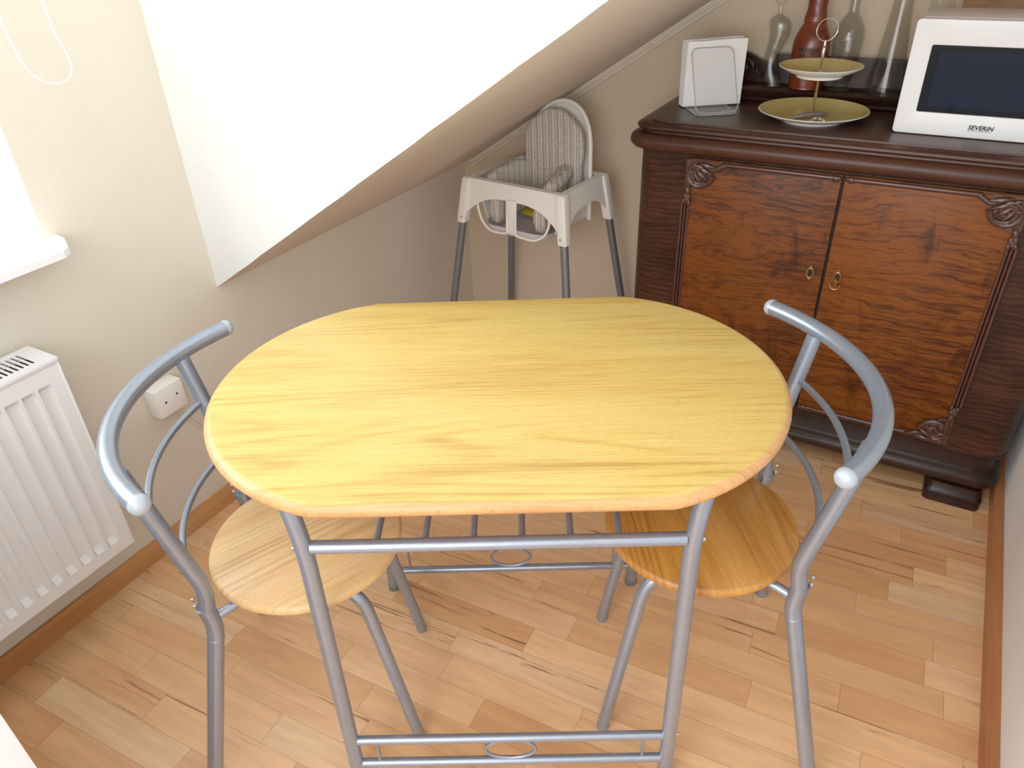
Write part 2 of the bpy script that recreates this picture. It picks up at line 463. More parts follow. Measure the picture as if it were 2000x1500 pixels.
M['veneer'] = figured('walnut_veneer_left', srgb(112, 57, 17), srgb(73, 34, 10), srgb(28, 12, 5), lines=0.6, freq=560, amp=0.02, blotch=0.7, loc=(0.2, 0, 0.4), streak=0.62, rough=0.42, coat=0.05)
M['veneer_b'] = figured('walnut_veneer_right', srgb(118, 61, 18), srgb(79, 37, 11), srgb(30, 13, 5), lines=0.7, freq=560, amp=0.012, blotch=0.65, loc=(1.7, 0, 1.4), streak=0.62, rough=0.42, coat=0.05)
def beech(name, light, mid, dark, pore, rot=0.0, loc=(0, 0, 0), contrast=1.0, rough=0.38):
    """flat-sawn beech: fine flame lines along local x plus short pores"""
    t = NT(name); t.set(Roughness=rough)
    def co(sx, sy, sz=1.0):
        a = t.coord(rot=(0, 0, rot), loc=loc); m = t.n('ShaderNodeMapping'); m.inputs['Scale'].default_value = (sx, sy, sz); t.l(a, m.inputs['Vector']); return m.outputs[0]
    big = t.noise(co(0.42, 5.5), 1.35, 1, 0.4, 0.0)
    ph = t.math('MULTIPLY', big, 130)
    line = t.math('POWER', t.math('MULTIPLY_ADD', t.math('SINE', ph), 0.5, 0.5), 2.5)
    zone = t.ramp(t.noise(co(0.8, 3.4), 2.2, 2, 0.5), [(0.42, (0.12, 0.12, 0.12, 1)), (0.62, (1, 1, 1, 1))])
    fine = t.noise(co(3.0, 90.0), 3.0, 4, 0.6)
    broad = t.noise(co(0.9, 9.0), 2.0, 3, 0.55)
    f = t.math('ADD', t.math('MULTIPLY', fine, 0.45), t.math('MULTIPLY', broad, 0.45))
    f = t.math('SUBTRACT', f, t.math('MULTIPLY', t.math('MULTIPLY', line, zone), 0.11 * contrast))
    c = t.ramp(f, [(0.25, dark), (0.42, mid), (0.60, light)])
    p = t.noise(co(26, 330), 3.2, 2, 0.5)
    pf = t.ramp(p, [(0.60, (0, 0, 0, 1)), (0.68, (1, 1, 1, 1))])
    c = t.mix(t.math('MULTIPLY', pf, 0.42), c, pore)
    t.l(c, t.b.inputs['Base Color']); t.bump(f, 0.03, 0.001)
    return t.m
M['top'] = beech('beech_laminate_top', srgb(214, 184, 106), srgb(205, 170, 88), srgb(178, 136, 62), srgb(150, 108, 52), contrast=1.15)
M['top_edge'] = beech('beech_edge_band', srgb(222, 170, 114), srgb(210, 152, 94), srgb(184, 124, 72), srgb(146, 90, 50), contrast=0.3)
M['seat_a'] = beech('beech_seat_pale', srgb(230, 192, 136), srgb(218, 174, 116), srgb(190, 142, 88), srgb(166, 118, 70), rot=-math.radians(34), contrast=1.4, loc=(0.3, 0.2, 0))
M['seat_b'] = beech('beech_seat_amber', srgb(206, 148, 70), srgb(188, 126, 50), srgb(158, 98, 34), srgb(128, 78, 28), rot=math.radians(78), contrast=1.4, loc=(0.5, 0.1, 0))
def screen_mat():
    t = NT('dark_oven_window'); t.set(Roughness=0.08, Specular_IOR_Level=0.12)
    v = t.coord(); sp = t.n('ShaderNodeSeparateXYZ'); t.l(v, sp.inputs[0])
    a = t.math('SINE', t.math('MULTIPLY', sp.outputs[0], 1700)); b = t.math('SINE', t.math('MULTIPLY', sp.outputs[2], 1700))
    f = t.math('MULTIPLY_ADD', t.math('MULTIPLY', a, b), 0.5, 0.5)
    t.l(t.ramp(f, [(0.3, srgb(5, 7, 20)), (0.9, srgb(22, 28, 58))]), t.b.inputs['Base Color'])
    return t.m
M['screen'] = screen_mat()
M['black_gloss'] = plain('black_gloss_glass', srgb(4, 4, 7), 0.08, spec=0.12)

# ------------------------------------------------------------------ room
XL, XR, YB = -1.530, 0.362, 2.305
YC = 1.127            # cheek plane (start of the sloped part)
def slope_z(x): return 0.603 + 0.640 * (x + 1.53)
YF, ZT = -0.9, 2.35   # open side behind the camera

def struct(name, bm, m, parent=None, smooth=False):
    o = obj(name, bm, m, parent, smooth=smooth)
    if parent is None: o['kind'] = 'structure'
    return o

bm = BM(); add_box(bm, -1.9, XR + 0.1, YF, YB + 0.1, -0.08, 0.0)
struct('floor', bm, M['floor'])

# left wall with window opening, low behind the cheek
bm = BM()
wy0, wy1, wz0, wz1 = -0.45, 0.765, 0.850, 2.05
WT = 0.30
add_box(bm, XL - WT, XL, YF, YB + 0.1, 0.0, 0.640)
add_box(bm, XL - WT, XL, YF, YC + 0.02, 0.640, wz0)
add_box(bm, XL - WT, XL, YF, wy0, wz0, wz1)
add_box(bm, XL - WT, XL, wy1, YC + 0.02, wz0, wz1)
add_box(bm, XL - WT, XL, YF, YC + 0.02, wz1, ZT)
struct('wall_left', bm, M['wall'])

bm = BM(); add_box(bm, XL - 0.1, XR + 0.1, YB, YB + 0.1, 0.0, ZT)
struct('wall_back', bm, M['wall_back'])
bm = BM(); add_box(bm, XR, XR + 0.1, YF, YB + 0.1, 0.0, ZT)
struct('wall_right', bm, M['white_wall'])

# sloped ceiling slab behind the cheek, with subtly uneven lower front edge
bm = BM()
n = 40
xs = [XL + (XR - XL) * i / n for i in range(n + 1)]
lo = []
def wob(x): return 0.0005 * math.sin(x * 37) + 0.0004 * math.sin(x * 61 + 1)
A = [bm.verts.new((x, YC + 0.002, slope_z(x) + wob(x))) for x in xs]
B = [bm.verts.new((x, YB, slope_z(x))) for x in xs]
A2 = [bm.verts.new((x, YC + 0.002, slope_z(x) + 0.09)) for x in xs]
B2 = [bm.verts.new((x, YB, slope_z(x) + 0.09)) for x in xs]
for i in range(n):
    bm.faces.new((A[i], A[i + 1], B[i + 1], B[i])); bm.faces.new((A2[i], B2[i], B2[i + 1], A2[i + 1]))
    bm.faces.new((A[i], A2[i], A2[i + 1], A[i + 1])); bm.faces.new((B[i], B[i + 1], B2[i + 1], B2[i]))
bm.faces.new((A[0], B[0], B2[0], A2[0])); bm.faces.new((A[-1], A2[-1], B2[-1], B[-1]))
struct('ceiling', bm, M['soffit'])
bm = BM(); add_box(bm, XL - 0.1, XR + 0.1, YF, YC + 0.06, ZT, ZT + 0.06)
struct('ceiling', bm, M['white_wall'])

# the vertical white cheek above the slope
bm = BM()
F0 = [bm.verts.new((x, YC, slope_z(x) + wob(x) + 0.0005)) for x in xs]; F1 = [bm.verts.new((x, YC, ZT)) for x in xs]
G0 = [bm.verts.new((x, YC + 0.06, slope_z(x) + 0.02)) for x in xs]; G1 = [bm.verts.new((x, YC + 0.06, ZT)) for x in xs]
for i in range(n):
    bm.faces.new((F0[i], F0[i + 1], F1[i + 1], F1[i])); bm.faces.new((G0[i], G1[i], G1[i + 1], G0[i + 1]))
    bm.faces.new((F0[i], G0[i], G0[i + 1], F0[i + 1])); bm.faces.new((F1[i], F1[i + 1], G1[i + 1], G1[i]))
bm.faces.new((F0[0], F1[0], G1[0], G0[0])); bm.faces.new((F0[-1], G0[-1], G1[-1], F1[-1]))
struct('wall_dormer', bm, wall_mat('cheek_paint', srgb(224, 226, 223), srgb(219, 220, 215)))

# skirting boards
def skirting(name, p0, p1, inward, h=0.055, t=0.018, m=None):
    bm = BM(); p0 = Vector(p0); p1 = Vector(p1); q = Vector(inward)
    prof = [(0, 0), (t, 0), (t, h * 0.55), (t * 0.72, h * 0.8), (t * 0.55, h), (0, h)]
    loops = [[tuple(p + q * a + Vector((0, 0, b))) for (a, b) in prof] for p in (p0, p1)]
    add_loft(bm, loops)
    return struct(name, bm, m or M['skirting'])
skirting('baseboard_left', (XL, YF, 0), (XL, 2.15, 0), (1, 0, 0), t=0.014)
def sk_right():
    bm = BM(); h = 0.055
    prof = [(0, 0), (0.022, 0), (0.022, h - 0.006), (0.016, h), (0, h)]
    add_loft(bm, [[(XR - a, y, b) for (a, b) in prof] for y in (YF, YB)])
    return struct('baseboard_right', bm, wood('skirting_red', srgb(186, 122, 78), srgb(170, 106, 64), srgb(146, 86, 50), axis=1, rough=0.35, pores=0.3, cathedral=0.2))
sk_right()

# double moulding where slope meets the back wall
bm = BM()
for off, r in ((0.008, 0.006), (0.026, 0.0065)):
    add_tube(bm, [(x, YB - 0.004, slope_z(x) - off) for x in (-1.50, XR)], r, n=10)
add_loft(bm, [[(x, YB, slope_z(x) - 0.001), (x, YB - 0.005, slope_z(x) - 0.001), (x, YB - 0.005, slope_z(x) - 0.03), (x, YB, slope_z(x) - 0.03)] for x in (-1.50, XR)])
struct('trim_1', bm, M['trim'], smooth=True)

# window: frame, pane, sill
bm = BM()
xw = XL - 0.25
for (a, b, c, d) in ((wy0, wy1, wz0, wz0 + 0.06), (wy0, wy1, wz1 - 0.06, wz1), (wy0, wy0 + 0.06, wz0, wz1), (wy1 - 0.06, wy1, wz0, wz1), (0.12, 0.19, wz0, wz1)):
    add_box(bm, xw - 0.05, xw, a, b, c, d, 0.006)
wf = struct('window_1', bm, M['white_paint'])
bm = BM(); add_box(bm, xw - 0.03, xw - 0.025, wy0 + 0.05, wy1 - 0.05, wz0 + 0.05, wz1 - 0.05)
obj('pane', bm, M['pane'], wf, smooth=False)
bm = BM()
sx1 = -1.437
out = [(xw, wy0, 0), (XL, wy0, 0), (XL, wy0 - 0.02, 0), (sx1, wy0 - 0.02, 0), (sx1, wy1 - 0.022, 0), (sx1 - 0.012, wy1 - 0.004, 0), (XL + 0.03, wy1 + 0.022, 0), (XL, wy1 + 0.024, 0), (XL, wy1, 0), (xw, wy1, 0)]
add_loft(bm, [[(x, y, 0.851) for x, y, z in out], [(x, y, 0.865) for x, y, z in out], [(x + (-0.003 if x > XL else 0), y - (0.002 if y > 0.7 else 0), 0.868) for x, y, z in out]])
s = obj('window_sill', bm, M['white_paint'], wf, smooth=False)
s['label'] = 'white painted window sill'

# ------------------------------------------------------------------ radiator
rad = thing('radiator', 'white ribbed panel radiator on the left wall below the window sill', 'radiator', (XL, 0, 0))
x0, xf, ry0, ry1, rz0, rz1 = 0.016, 0.112, -0.15, 0.645, 0.185, 0.685
def ribbed(xb, sgn):
    bm = BM()
    y = ry0 + 0.02; pitch = 0.0333; prof = []
    ys = []
    nn = int((ry1 - ry0 - 0.04) / pitch)
    y_start = ry1 - 0.024 - nn * pitch
    ys.append((ry0 + 0.004, 0))
    for i in range(nn):
        a = y_start + i * pitch
        ys += [(a + 0.0, 0), (a + 0.0055, -1), (a + 0.0215, -1), (a + 0.027, 0)]
    ys.append((ry1 - 0.004, 0))
    zs = [rz0, rz0 + 0.030, rz0 + 0.046, rz1 - 0.058, rz1 - 0.046, rz1 - 0.008]
    dep = [0, 0, 1, 1, 0, 0]
    grid = [[bm.verts.new((xb + sgn * 0.0105 * d * k, yy, z)) for (yy, d) in ys] for z, k in zip(zs, dep)]
    for a, b in zip(grid, grid[1:]):
        for k in range(len(ys) - 1): bm.faces.new((a[k], a[k + 1], b[k + 1], b[k]))
    # back face to give body
    c = [bm.verts.new((xb - sgn * 0.012, yy, z)) for (yy, z) in ((ry0 + 0.004, rz0), (ry1 - 0.004, rz0), (ry1 - 0.004, rz1 - 0.008), (ry0 + 0.004, rz1 - 0.008))]
    bm.faces.new(c)
    return bm
obj('front_panel', ribbed(xf, 1), M['radiator'], rad, angle=25)
obj('back_panel', ribbed(x0 + 0.014, -1), M['radiator'], rad, angle=25)
bm = BM(); add_box(bm, x0, xf + 0.001, ry1 - 0.006, ry1, rz0 - 0.002, rz1 - 0.004, 0.002)
obj('side_cover', bm, M['radiator'], rad)
bm = BM(); add_box(bm, x0, xf + 0.001, ry0, ry0 + 0.006, rz0 - 0.002, rz1 - 0.004, 0.002)
obj('side_cover', bm, M['radiator'], rad)
# top grille: slatted plate with slots
slots = []
y = ry1 - 0.036
while y > ry0 + 0.03:
    w = 0.0056
    sx = x0 + 0.018; ex = xf - 0.018
    slots.append([(sx, y - w / 2), (ex, y - w / 2), (ex + 0.002, y), (ex, y + w / 2), (sx, y + w / 2), (sx - 0.002, y)]); y -= 0.0104
plate([(x0, ry0), (xf + 0.002, ry0), (xf + 0.002, ry1), (x0, ry1)], slots, 0.002, 'top_grille', M['radiator'], rad, Matrix.Translation((0, 0, rz1 - 0.001)))
bm = BM(); add_box(bm, xf - 0.004, xf + 0.003, ry0, ry1, rz1 - 0.010, rz1 + 0.0005, 0.0018)
obj('grille_edge', bm, M['radiator'], rad)
bm = BM(); add_box(bm, x0 + 0.016, xf - 0.014, ry0 + 0.01, ry1 - 0.01, rz1 - 0.04, rz1 - 0.012)
obj('convector', bm, M['dark'], rad, smooth=False)
for yy in (ry0 + 0.1, ry1 - 0.1):
    bm = BM(); add_box(bm, 0.0005, x0 + 0.004, yy - 0.015, yy + 0.015, rz0 + 0.05, rz1 - 0.06)
    obj('wall_mount', bm, M['radiator'], rad)

# ------------------------------------------------------------------ socket box and cable
sb = thing('socket_box', 'small white square junction box screwed to the left wall by the radiator', 'socket', (XL, 0.885, 0.418))
bm = BM(); add_box(bm, 0.0005, 0.040, -0.040, 0.040, -0.038, 0.038, 0.003); obj('housing', bm, M['plastic_white'], sb)
bm = BM(); add_box(bm, 0.0402, 0.0425, -0.039, 0.039, -0.037, 0.037, 0.001); obj('cover_plate', bm, M['plastic_white'], sb)
for yy in (-0.016, 0.018):
    bm = BM(); add_tube(bm, [(0.0424, yy, 0.002 + yy * 0.2), (0.0436, yy, 0.002 + yy * 0.2)], 0.0026, n=12); obj('screw', bm, M['dark'], sb)
bm = BM()
add_tube(bm, [(XL + 0.0035, y, z) for (y, z) in ((0.90, 0.378), (0.93, 0.325), (0.99, 0.225), (1.06, 0.12), (1.10, 0.075))], 0.003, n=8)
c = obj('cable', bm, M['trim'])
tag(c, 'thin cream cable running down the wall from the junction box', 'cable')

# blind cord
bm = BM()
pts = [(0.80, 1.75), (0.802, 1.5), (0.800, 1.36), (0.803, 1.273), (0.806, 1.229), (0.816, 1.185), (0.832, 1.162), (0.852, 1.150), (0.872, 1.1475), (0.890, 1.153), (0.9005, 1.168), (0.901, 1.187), (0.897, 1.207), (0.890, 1.234), (0.8885, 1.26), (0.886, 1.31), (0.872, 1.45), (0.86, 1.75)]
add_tube(bm, smooth_path([(-1.472 - 0.03 * max(0, z - 1.4), y, z) for (y, z) in pts], 6), 0.0017, n=8)
c = obj('blind_cord', bm, M['plastic_white'])
tag(c, 'thin white blind cord hanging in a loop beside the window', 'cord')

# ------------------------------------------------------------------ white cabinet at the near left
cab = thing('white_cabinet', 'white laminate cabinet corner at the bottom left edge near the radiator', 'cabinet', (-0.69, 0.128, 0))
bm = BM(); add_box(bm, -0.66, -0.020, -0.62, -0.001, 0.08, 0.84, 0.001); obj('carcass', bm, M['cabinet_grey'], cab)
bm = BM(); add_box(bm, -0.64, -0.05, -0.61, -0.015, 0.0, 0.079); obj('plinth', bm, M['cabinet_grey'], cab)
for a, b in ((-0.618, -0.313), (-0.309, -0.0)):
    bm = BM(); add_box(bm, -0.019, 0.0, a, b, 0.085, 0.835, 0.0015); d = obj('door', bm, M['cabinet_grey'], cab)
    bm = BM(); yy = b - 0.04 if a < -0.5 else a + 0.04
    add_tube(bm, fillet([(0.0, yy, 0.66), (0.028, yy, 0.66), (0.028, yy, 0.78), (0.0, yy, 0.78)], 0.01), 0.005, n=10); obj('handle', bm, M['chrome'], d)
bm = BM(); add_box(bm, -0.67, 0.02, -0.63, 0.0, 0.8405, 0.87, 0.003); obj('worktop', bm, M['cabinet_grey'], cab)

# ------------------------------------------------------------------ table
TA = math.radians(29.26)
tx = Vector((math.cos(TA), math.sin(TA), 0)); ty = Vector((-tx.y, tx.x, 0))
tc = tx * -0.049 + ty * 1.024
table = thing('dining_table', 'small beech laminate dining table with rounded ends and silver tube frame', 'table', (tc.x, tc.y, 0), TA)
def top_outline(inset, z):
    out = []
    def arc(sgn):
        R = 0.312; c = 0.155
        a = math.atan2(0.300, 0.24 - c)
        return [(sgn * (c + (R - inset) * math.cos(t)), (R - inset) * math.sin(t)) for t in [(-a + 2 * a * k / 40) for k in range(41)]]
    r = arc(1); l = arc(-1)[::-1]
    yy = 0.300 - inset
    pts = [(x, max(-yy, min(yy, y))) for x, y in r] + [(x, max(-yy, min(yy, y))) for x, y in l]
    # subtle soft corners come from the inset rings themselves
    return [(x, y, z) for x, y in pts]
ht = 0.750
bm = BM()
loops = [top_outline(0.0075, ht - 0.0022), top_outline(0.010, ht - 0.0008), top_outline(0.0135, ht)]
vs = None
add_loft(bm, [top_outline(0.012, ht - 0.012)] + loops)
obj('tabletop', bm, M['top'], table, angle=30)
bm = BM()
edge = [top_outline(0.012, ht - 0.0245), top_outline(0.004, ht - 0.0225), top_outline(0.0005, ht - 0.017), top_outline(0.0, ht - 0.012), top_outline(0.0015, ht - 0.0075), top_outline(0.0045, ht - 0.0040), top_outline(0.0076, ht - 0.0021)]
add_loft(bm, edge, cap=False)
bm.faces.ensure_lookup_table()
bot = [bm.verts.new(p) for p in top_outline(0.012, ht - 0.0245)]
bm.faces.new(bot)
o = obj('edge_band', bm, M['top_edge'], table, angle=50)
o['label'] = 'rounded beech edge of the tabletop'
# legs
LX, LY = 0.285, 0.236
for sx in (-1, 1):
    for sy in (-1, 1):
        bm = BM()
        add_tube(bm, fillet([(sx * 0.289, sy * 0.240, 0.006), (sx * 0.285, sy * 0.236, 0.62), (sx * 0.300, sy * 0.228, 0.722)], 0.05), 0.0135, n=18)
        lg = obj('leg', bm, M['steel'], table)
        bm = BM(); add_tube(bm, [(sx * 0.289, sy * 0.24, 0.0), (sx * 0.289, sy * 0.24, 0.012)], 0.0145, n=18); obj('foot_cap', bm, M['steel_leg'], lg)
        for zz in (0.616, 0.131, 0.060):
            bm = BM(); xx = 0.285 + 0.004 * (1 - zz / 0.64)
            add_tube(bm, [(sx * (xx + 0.012), sy * 0.238, zz), (sx * (xx + 0.017), sy * 0.238, zz)], [0.0045, 0.003], n=10)
            obj('bolt', bm, M['screw'], lg)
for sy in (-1, 1):
    bm = BM(); add_tube(bm, [(-0.275, sy * 0.236, 0.616), (0.275, sy * 0.236, 0.616)], 0.0105, n=16); obj('upper_rail', bm, M['steel'], table)
    bm = BM(); add_tube(bm, [(-0.277, sy * 0.239, 0.131), (0.277, sy * 0.239, 0.131)], 0.0085, n=14); obj('lower_rail', bm, M['steel'], table)
    bm = BM(); add_tube(bm, [(-0.278, sy * 0.239, 0.060), (0.278, sy * 0.239, 0.060)], 0.0085, n=14); obj('lower_rail', bm, M['steel'], table)
    bm = BM()
    add_tube(bm, [(0.0 + 0.046 * math.cos(2 * PI * k / 36), sy * 0.239, 0.0955 + 0.0275 * math.sin(2 * PI * k / 36)) for k in range(36)], 0.0034, n=10, closed=True)
    obj('oval_ring', bm, M['steel'], table)
    for sx in (-1, 1):
        bm = BM(); add_tube(bm, [(sx * 0.243, sy * 0.239, 0.064), (sx * 0.243, sy * 0.239, 0.127)], 0.0032, n=8)
        obj('spacer_pin', bm, M['steel'], table)
for sx in (-1, 1):
    bm = BM(); add_tube(bm, [(sx * 0.297, -0.214, 0.7145), (sx * 0.297, 0.214, 0.7145)], 0.0105, n=14); obj('top_rail', bm, M['steel'], table)
for k in (-2.5, -1.5, -0.5, 0.5, 1.5, 2.5):
    bm = BM(); add_tube(bm, [(k * 0.0715, -0.230, 0.618), (k * 0.0715, 0.230, 0.618)], 0.0052, n=10); obj('shelf_rod', bm, M['steel'], table)

# ------------------------------------------------------------------ chairs
CS = dict(vf=.135, uf=.163, ur=-.216, vfr=.236, vr=.144, uk=-.144, zk=.409, us=-.149, ub=-.136, zb=.488, ut=-.187, vt=.159, zt=.742, hc=.303, D=.54, W=.405, k=.036, fm=.676)
def up_at(z, s):
    q = (z - CS['zb']) / (CS['zt'] - CS['zb'])
    return Vector((CS['ub'] + q * (CS['ut'] - CS['ub']), s * (CS['vr'] + q * (CS['vt'] - CS['vr'])), z))
def make_chair(label, group, seat_m, grain):
    t = thing('bistro_chair', label, 'chair', group=group)
    bm = BM(); R = 0.172; zt = 0.450
    add_lathe(bm, [(0, zt - 0.018), (R - 0.006, zt - 0.018), (R - 0.0015, zt - 0.015), (R, zt - 0.009), (R - 0.0015, zt - 0.0035), (R - 0.006, zt), (0, zt)], n=72)
    st = obj('seat', bm, seat_m, t)
    for s in (-1, 1):
        bm = BM()
        pts = fillet([(-0.02, s * 0.088, 0.4195), (0.098, s * 0.112, 0.4195), (CS['uf'], s * CS['vf'], 0.006)], 0.06, n=10)
        add_tube(bm, pts, 0.0116, n=16); lg = obj('leg', bm, M['steel'], t)
        bm = BM(); add_tube(bm, [(CS['uf'], s * CS['vf'], 0.0), (CS['uf'] - 0.002, s * CS['vf'], 0.014)], 0.0117, n=16); obj('foot_cap', bm, M['steel'], lg)
        # rear leg: thinner upper tube pushed into the lower one
        bm = BM()
        low = fillet([(CS['ur'], s * CS['vfr'], 0.006), (CS['uk'] + 0.003, s * CS['vr'], CS['zk'] - 0.012), (CS['us'] + 0.002, s * CS['vr'], CS['zk'] + 0.036)], 0.03)
        add_tube(bm, low, 0.0142, n=16); lg = obj('leg', bm, M['steel'], t)
        bm = BM(); add_tube(bm, [(CS['ur'] - 0.001, s * (CS['vfr'] + 0.001), 0.0), (CS['ur'] + 0.002, s * (CS['vfr'] - 0.003), 0.014)], 0.0150, n=16); obj('foot_cap', bm, M['steel'], lg)
        bm = BM(); zz = CS['zk'] - 0.035; kk = zz / (CS['zk'] - 0.012)
        pc = Vector((CS['ur'] + (CS['uk'] + 0.003 - CS['ur']) * kk, s * (CS['vfr'] + (CS['vr'] - CS['vfr']) * kk), zz))
        dd = Vector((CS['uk'] - CS['ur'], s * (CS['vr'] - CS['vfr']), CS['zk'])).normalized()
        add_tube(bm, [pc - dd * 0.0012, pc, pc + dd * 0.0012], [0.0142, 0.0148, 0.0142], n=16); obj('weld_seam', bm, M['steel'], lg)
        bm = BM()
        upp = fillet([(CS['us'] + 0.002, s * CS['vr'], CS['zk'] + 0.02), (CS['ub'], s * CS['vr'], CS['zb']), tuple(up_at(CS['zt'] + 0.004, s))], 0.05, n=8)
        add_tube(bm, upp, 0.0136, n=16); up = obj('back_post', bm, M['steel'], t)
        for zz in (0.447, 0.463):
            bm = BM()
            add_tube(bm, [(CS['us'] - 0.011, s * CS['vr'], zz), (CS['us'] - 0.0158, s * CS['vr'], zz)], [0.0048, 0.003], n=10); obj('bolt', bm, M['screw'], up)
        bm = BM()
        add_tube(bm, [(-0.140, s * 0.140, 0.412), (-0.095, s * 0.108, 0.419), (0.02, s * 0.05, 0.4195)], 0.0085, n=12)
        obj('seat_support', bm, M['steel'], t)
    bm = BM()
    N = 40
    hp = [(CS['hc'] - CS['D'] * math.cos(a), CS['W'] * math.sin(a), CS['zt'] + 0.012 + CS['k'] * (CS['hc'] - CS['D'] * math.cos(a) - CS['ut'])) for a in [(-CS['fm'] + 2 * CS['fm'] * i / N) for i in range(N + 1)]]
    add_tube(bm, hp[1:-1], 0.0145, n=20); hoop = obj('back_hoop', bm, M['steel'], t)
    for a, b in ((hp[1], hp[2]), (hp[-2], hp[-3])):
        a = Vector(a); d = (a - Vector(b)).normalized()
        bm = BM()
        rr = [0.0150, 0.0150, 0.0142, 0.0114, 0.0072, 0.002]
        pp = [a + d * q for q in (0.0, 0.003, 0.0075, 0.0115, 0.0140, 0.0152)]
        add_tube(bm, pp, rr, n=18); obj('end_cap', bm, M['steel_cap'], hoop)
    for z in (0.658, 0.549):
        bm = BM(); a = up_at(z, -1); b = up_at(z, 1)
        pts = []
        for i in range(21):
            q = i / 20; p = a + (b - a) * q; p.x -= 4 * q * (1 - q) * 0.034; pts.append(p)
        add_tube(bm, pts, 0.0062, n=12); obj('back_rung', bm, M['steel'], t)
    return t
def set_chair(t, x, y, a):
    t.location = (x, y, 0); t.rotation_euler = (0, 0, a)
ch1 = make_chair('silver tube chair with pale round beech seat, left of the table beside the radiator', 'round seat tube chairs at the table', M['seat_a'], 0)
set_chair(ch1, -0.838, 0.662, math.radians(34.6))
ch2 = dup(ch1)
ch2['label'] = 'silver tube chair with honey brown round seat, right of the table before the sideboard'
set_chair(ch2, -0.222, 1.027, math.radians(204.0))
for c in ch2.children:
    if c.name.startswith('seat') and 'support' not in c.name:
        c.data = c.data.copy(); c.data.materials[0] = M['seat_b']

# ------------------------------------------------------------------ sideboard
SX0, SX1, SY, SYB, SZ = -0.700, 0.334, 1.880, 2.290, 0.920
side = thing('antique_sideboard', 'antique dark carved wooden sideboard with two doors against the back wall', 'sideboard', (0, 0, 0))
def body_outline(e, z, r=0.055, n=8, back=SYB):
    """plan outline with rounded front corners, grown by e at front and sides"""
    xl, xr, yf = SX0 - e, min(SX1 + e, 0.358), SY - e
    out = []
    for k in range(n + 1):
        a = PI + PI / 2 * k / n; out.append((xl + r + r * math.cos(a), yf + r + r * math.sin(a), z))
    for k in range(n + 1):
        a = 1.5 * PI + PI / 2 * k / n; out.append((xr - r + r * math.cos(a), yf + r + r * math.sin(a), z))
    out += [(xr, back, z), (xl, back, z)]
    return out
bm = BM(); add_loft(bm, [body_outline(0, 0.172), body_outline(0, 0.866)])
obj('carcass', bm, M['oak'], side)
# top: bead, cove, cap
bm = BM()
prof = [(0.000, 0.850), (0.010, 0.851), (0.020, 0.856), (0.026, 0.866), (0.027, 0.876), (0.023, 0.886), (0.015, 0.892), (0.003, 0.894), (0.002, 0.898), (0.010, 0.901), (0.014, 0.906), (0.013, 0.911), (0.006, 0.915), (-0.010, 0.9165), (-0.014, 0.9165), (-0.015, 0.9200), (-0.020, 0.9205)]
add_loft(bm, [body_outline(e, z) for e, z in prof])
tp = obj('top', bm, M['oak_top'], side)
tp['label'] = 'moulded dark wooden top'
# plinth mouldings
bm = BM()
prof = [(-0.02, 0.058), (0.004, 0.060), (0.015, 0.068), (0.019, 0.080), (0.017, 0.094), (0.008, 0.104), (0.000, 0.108), (-0.002, 0.112), (-0.002, 0.156), (0.004, 0.160), (0.012, 0.163), (0.014, 0.168), (0.010, 0.173), (0.0, 0.175), (-0.01, 0.1752)]
add_loft(bm, [body_outline(e - 0.012, z) for e, z in prof])
obj('plinth', bm, M['oak_dark'], side)
for (a, b) in ((SX0 + 0.0, SX0 + 0.13), (SX1 - 0.155, SX1 - 0.018)):
    bm = BM()
    add_loft(bm, [rounded_rect(a - 0.000, b + 0.000, SY - 0.012, SY + 0.12, 0.016, z=0.0), rounded_rect(a, b, SY - 0.012, SY + 0.12, 0.016, z=0.030), rounded_rect(a + 0.005, b - 0.005, SY - 0.006, SY + 0.115, 0.014, z=0.036), rounded_rect(a + 0.008, b - 0.008, SY - 0.003, SY + 0.112, 0.014, z=0.059)])
    obj('foot', bm, M['oak_dark'], side)
    bm = BM(); add_box(bm, a, b, SYB - 0.10, SYB, 0.0, 0.059, 0.004); obj('foot', bm, M['oak_dark'], side)

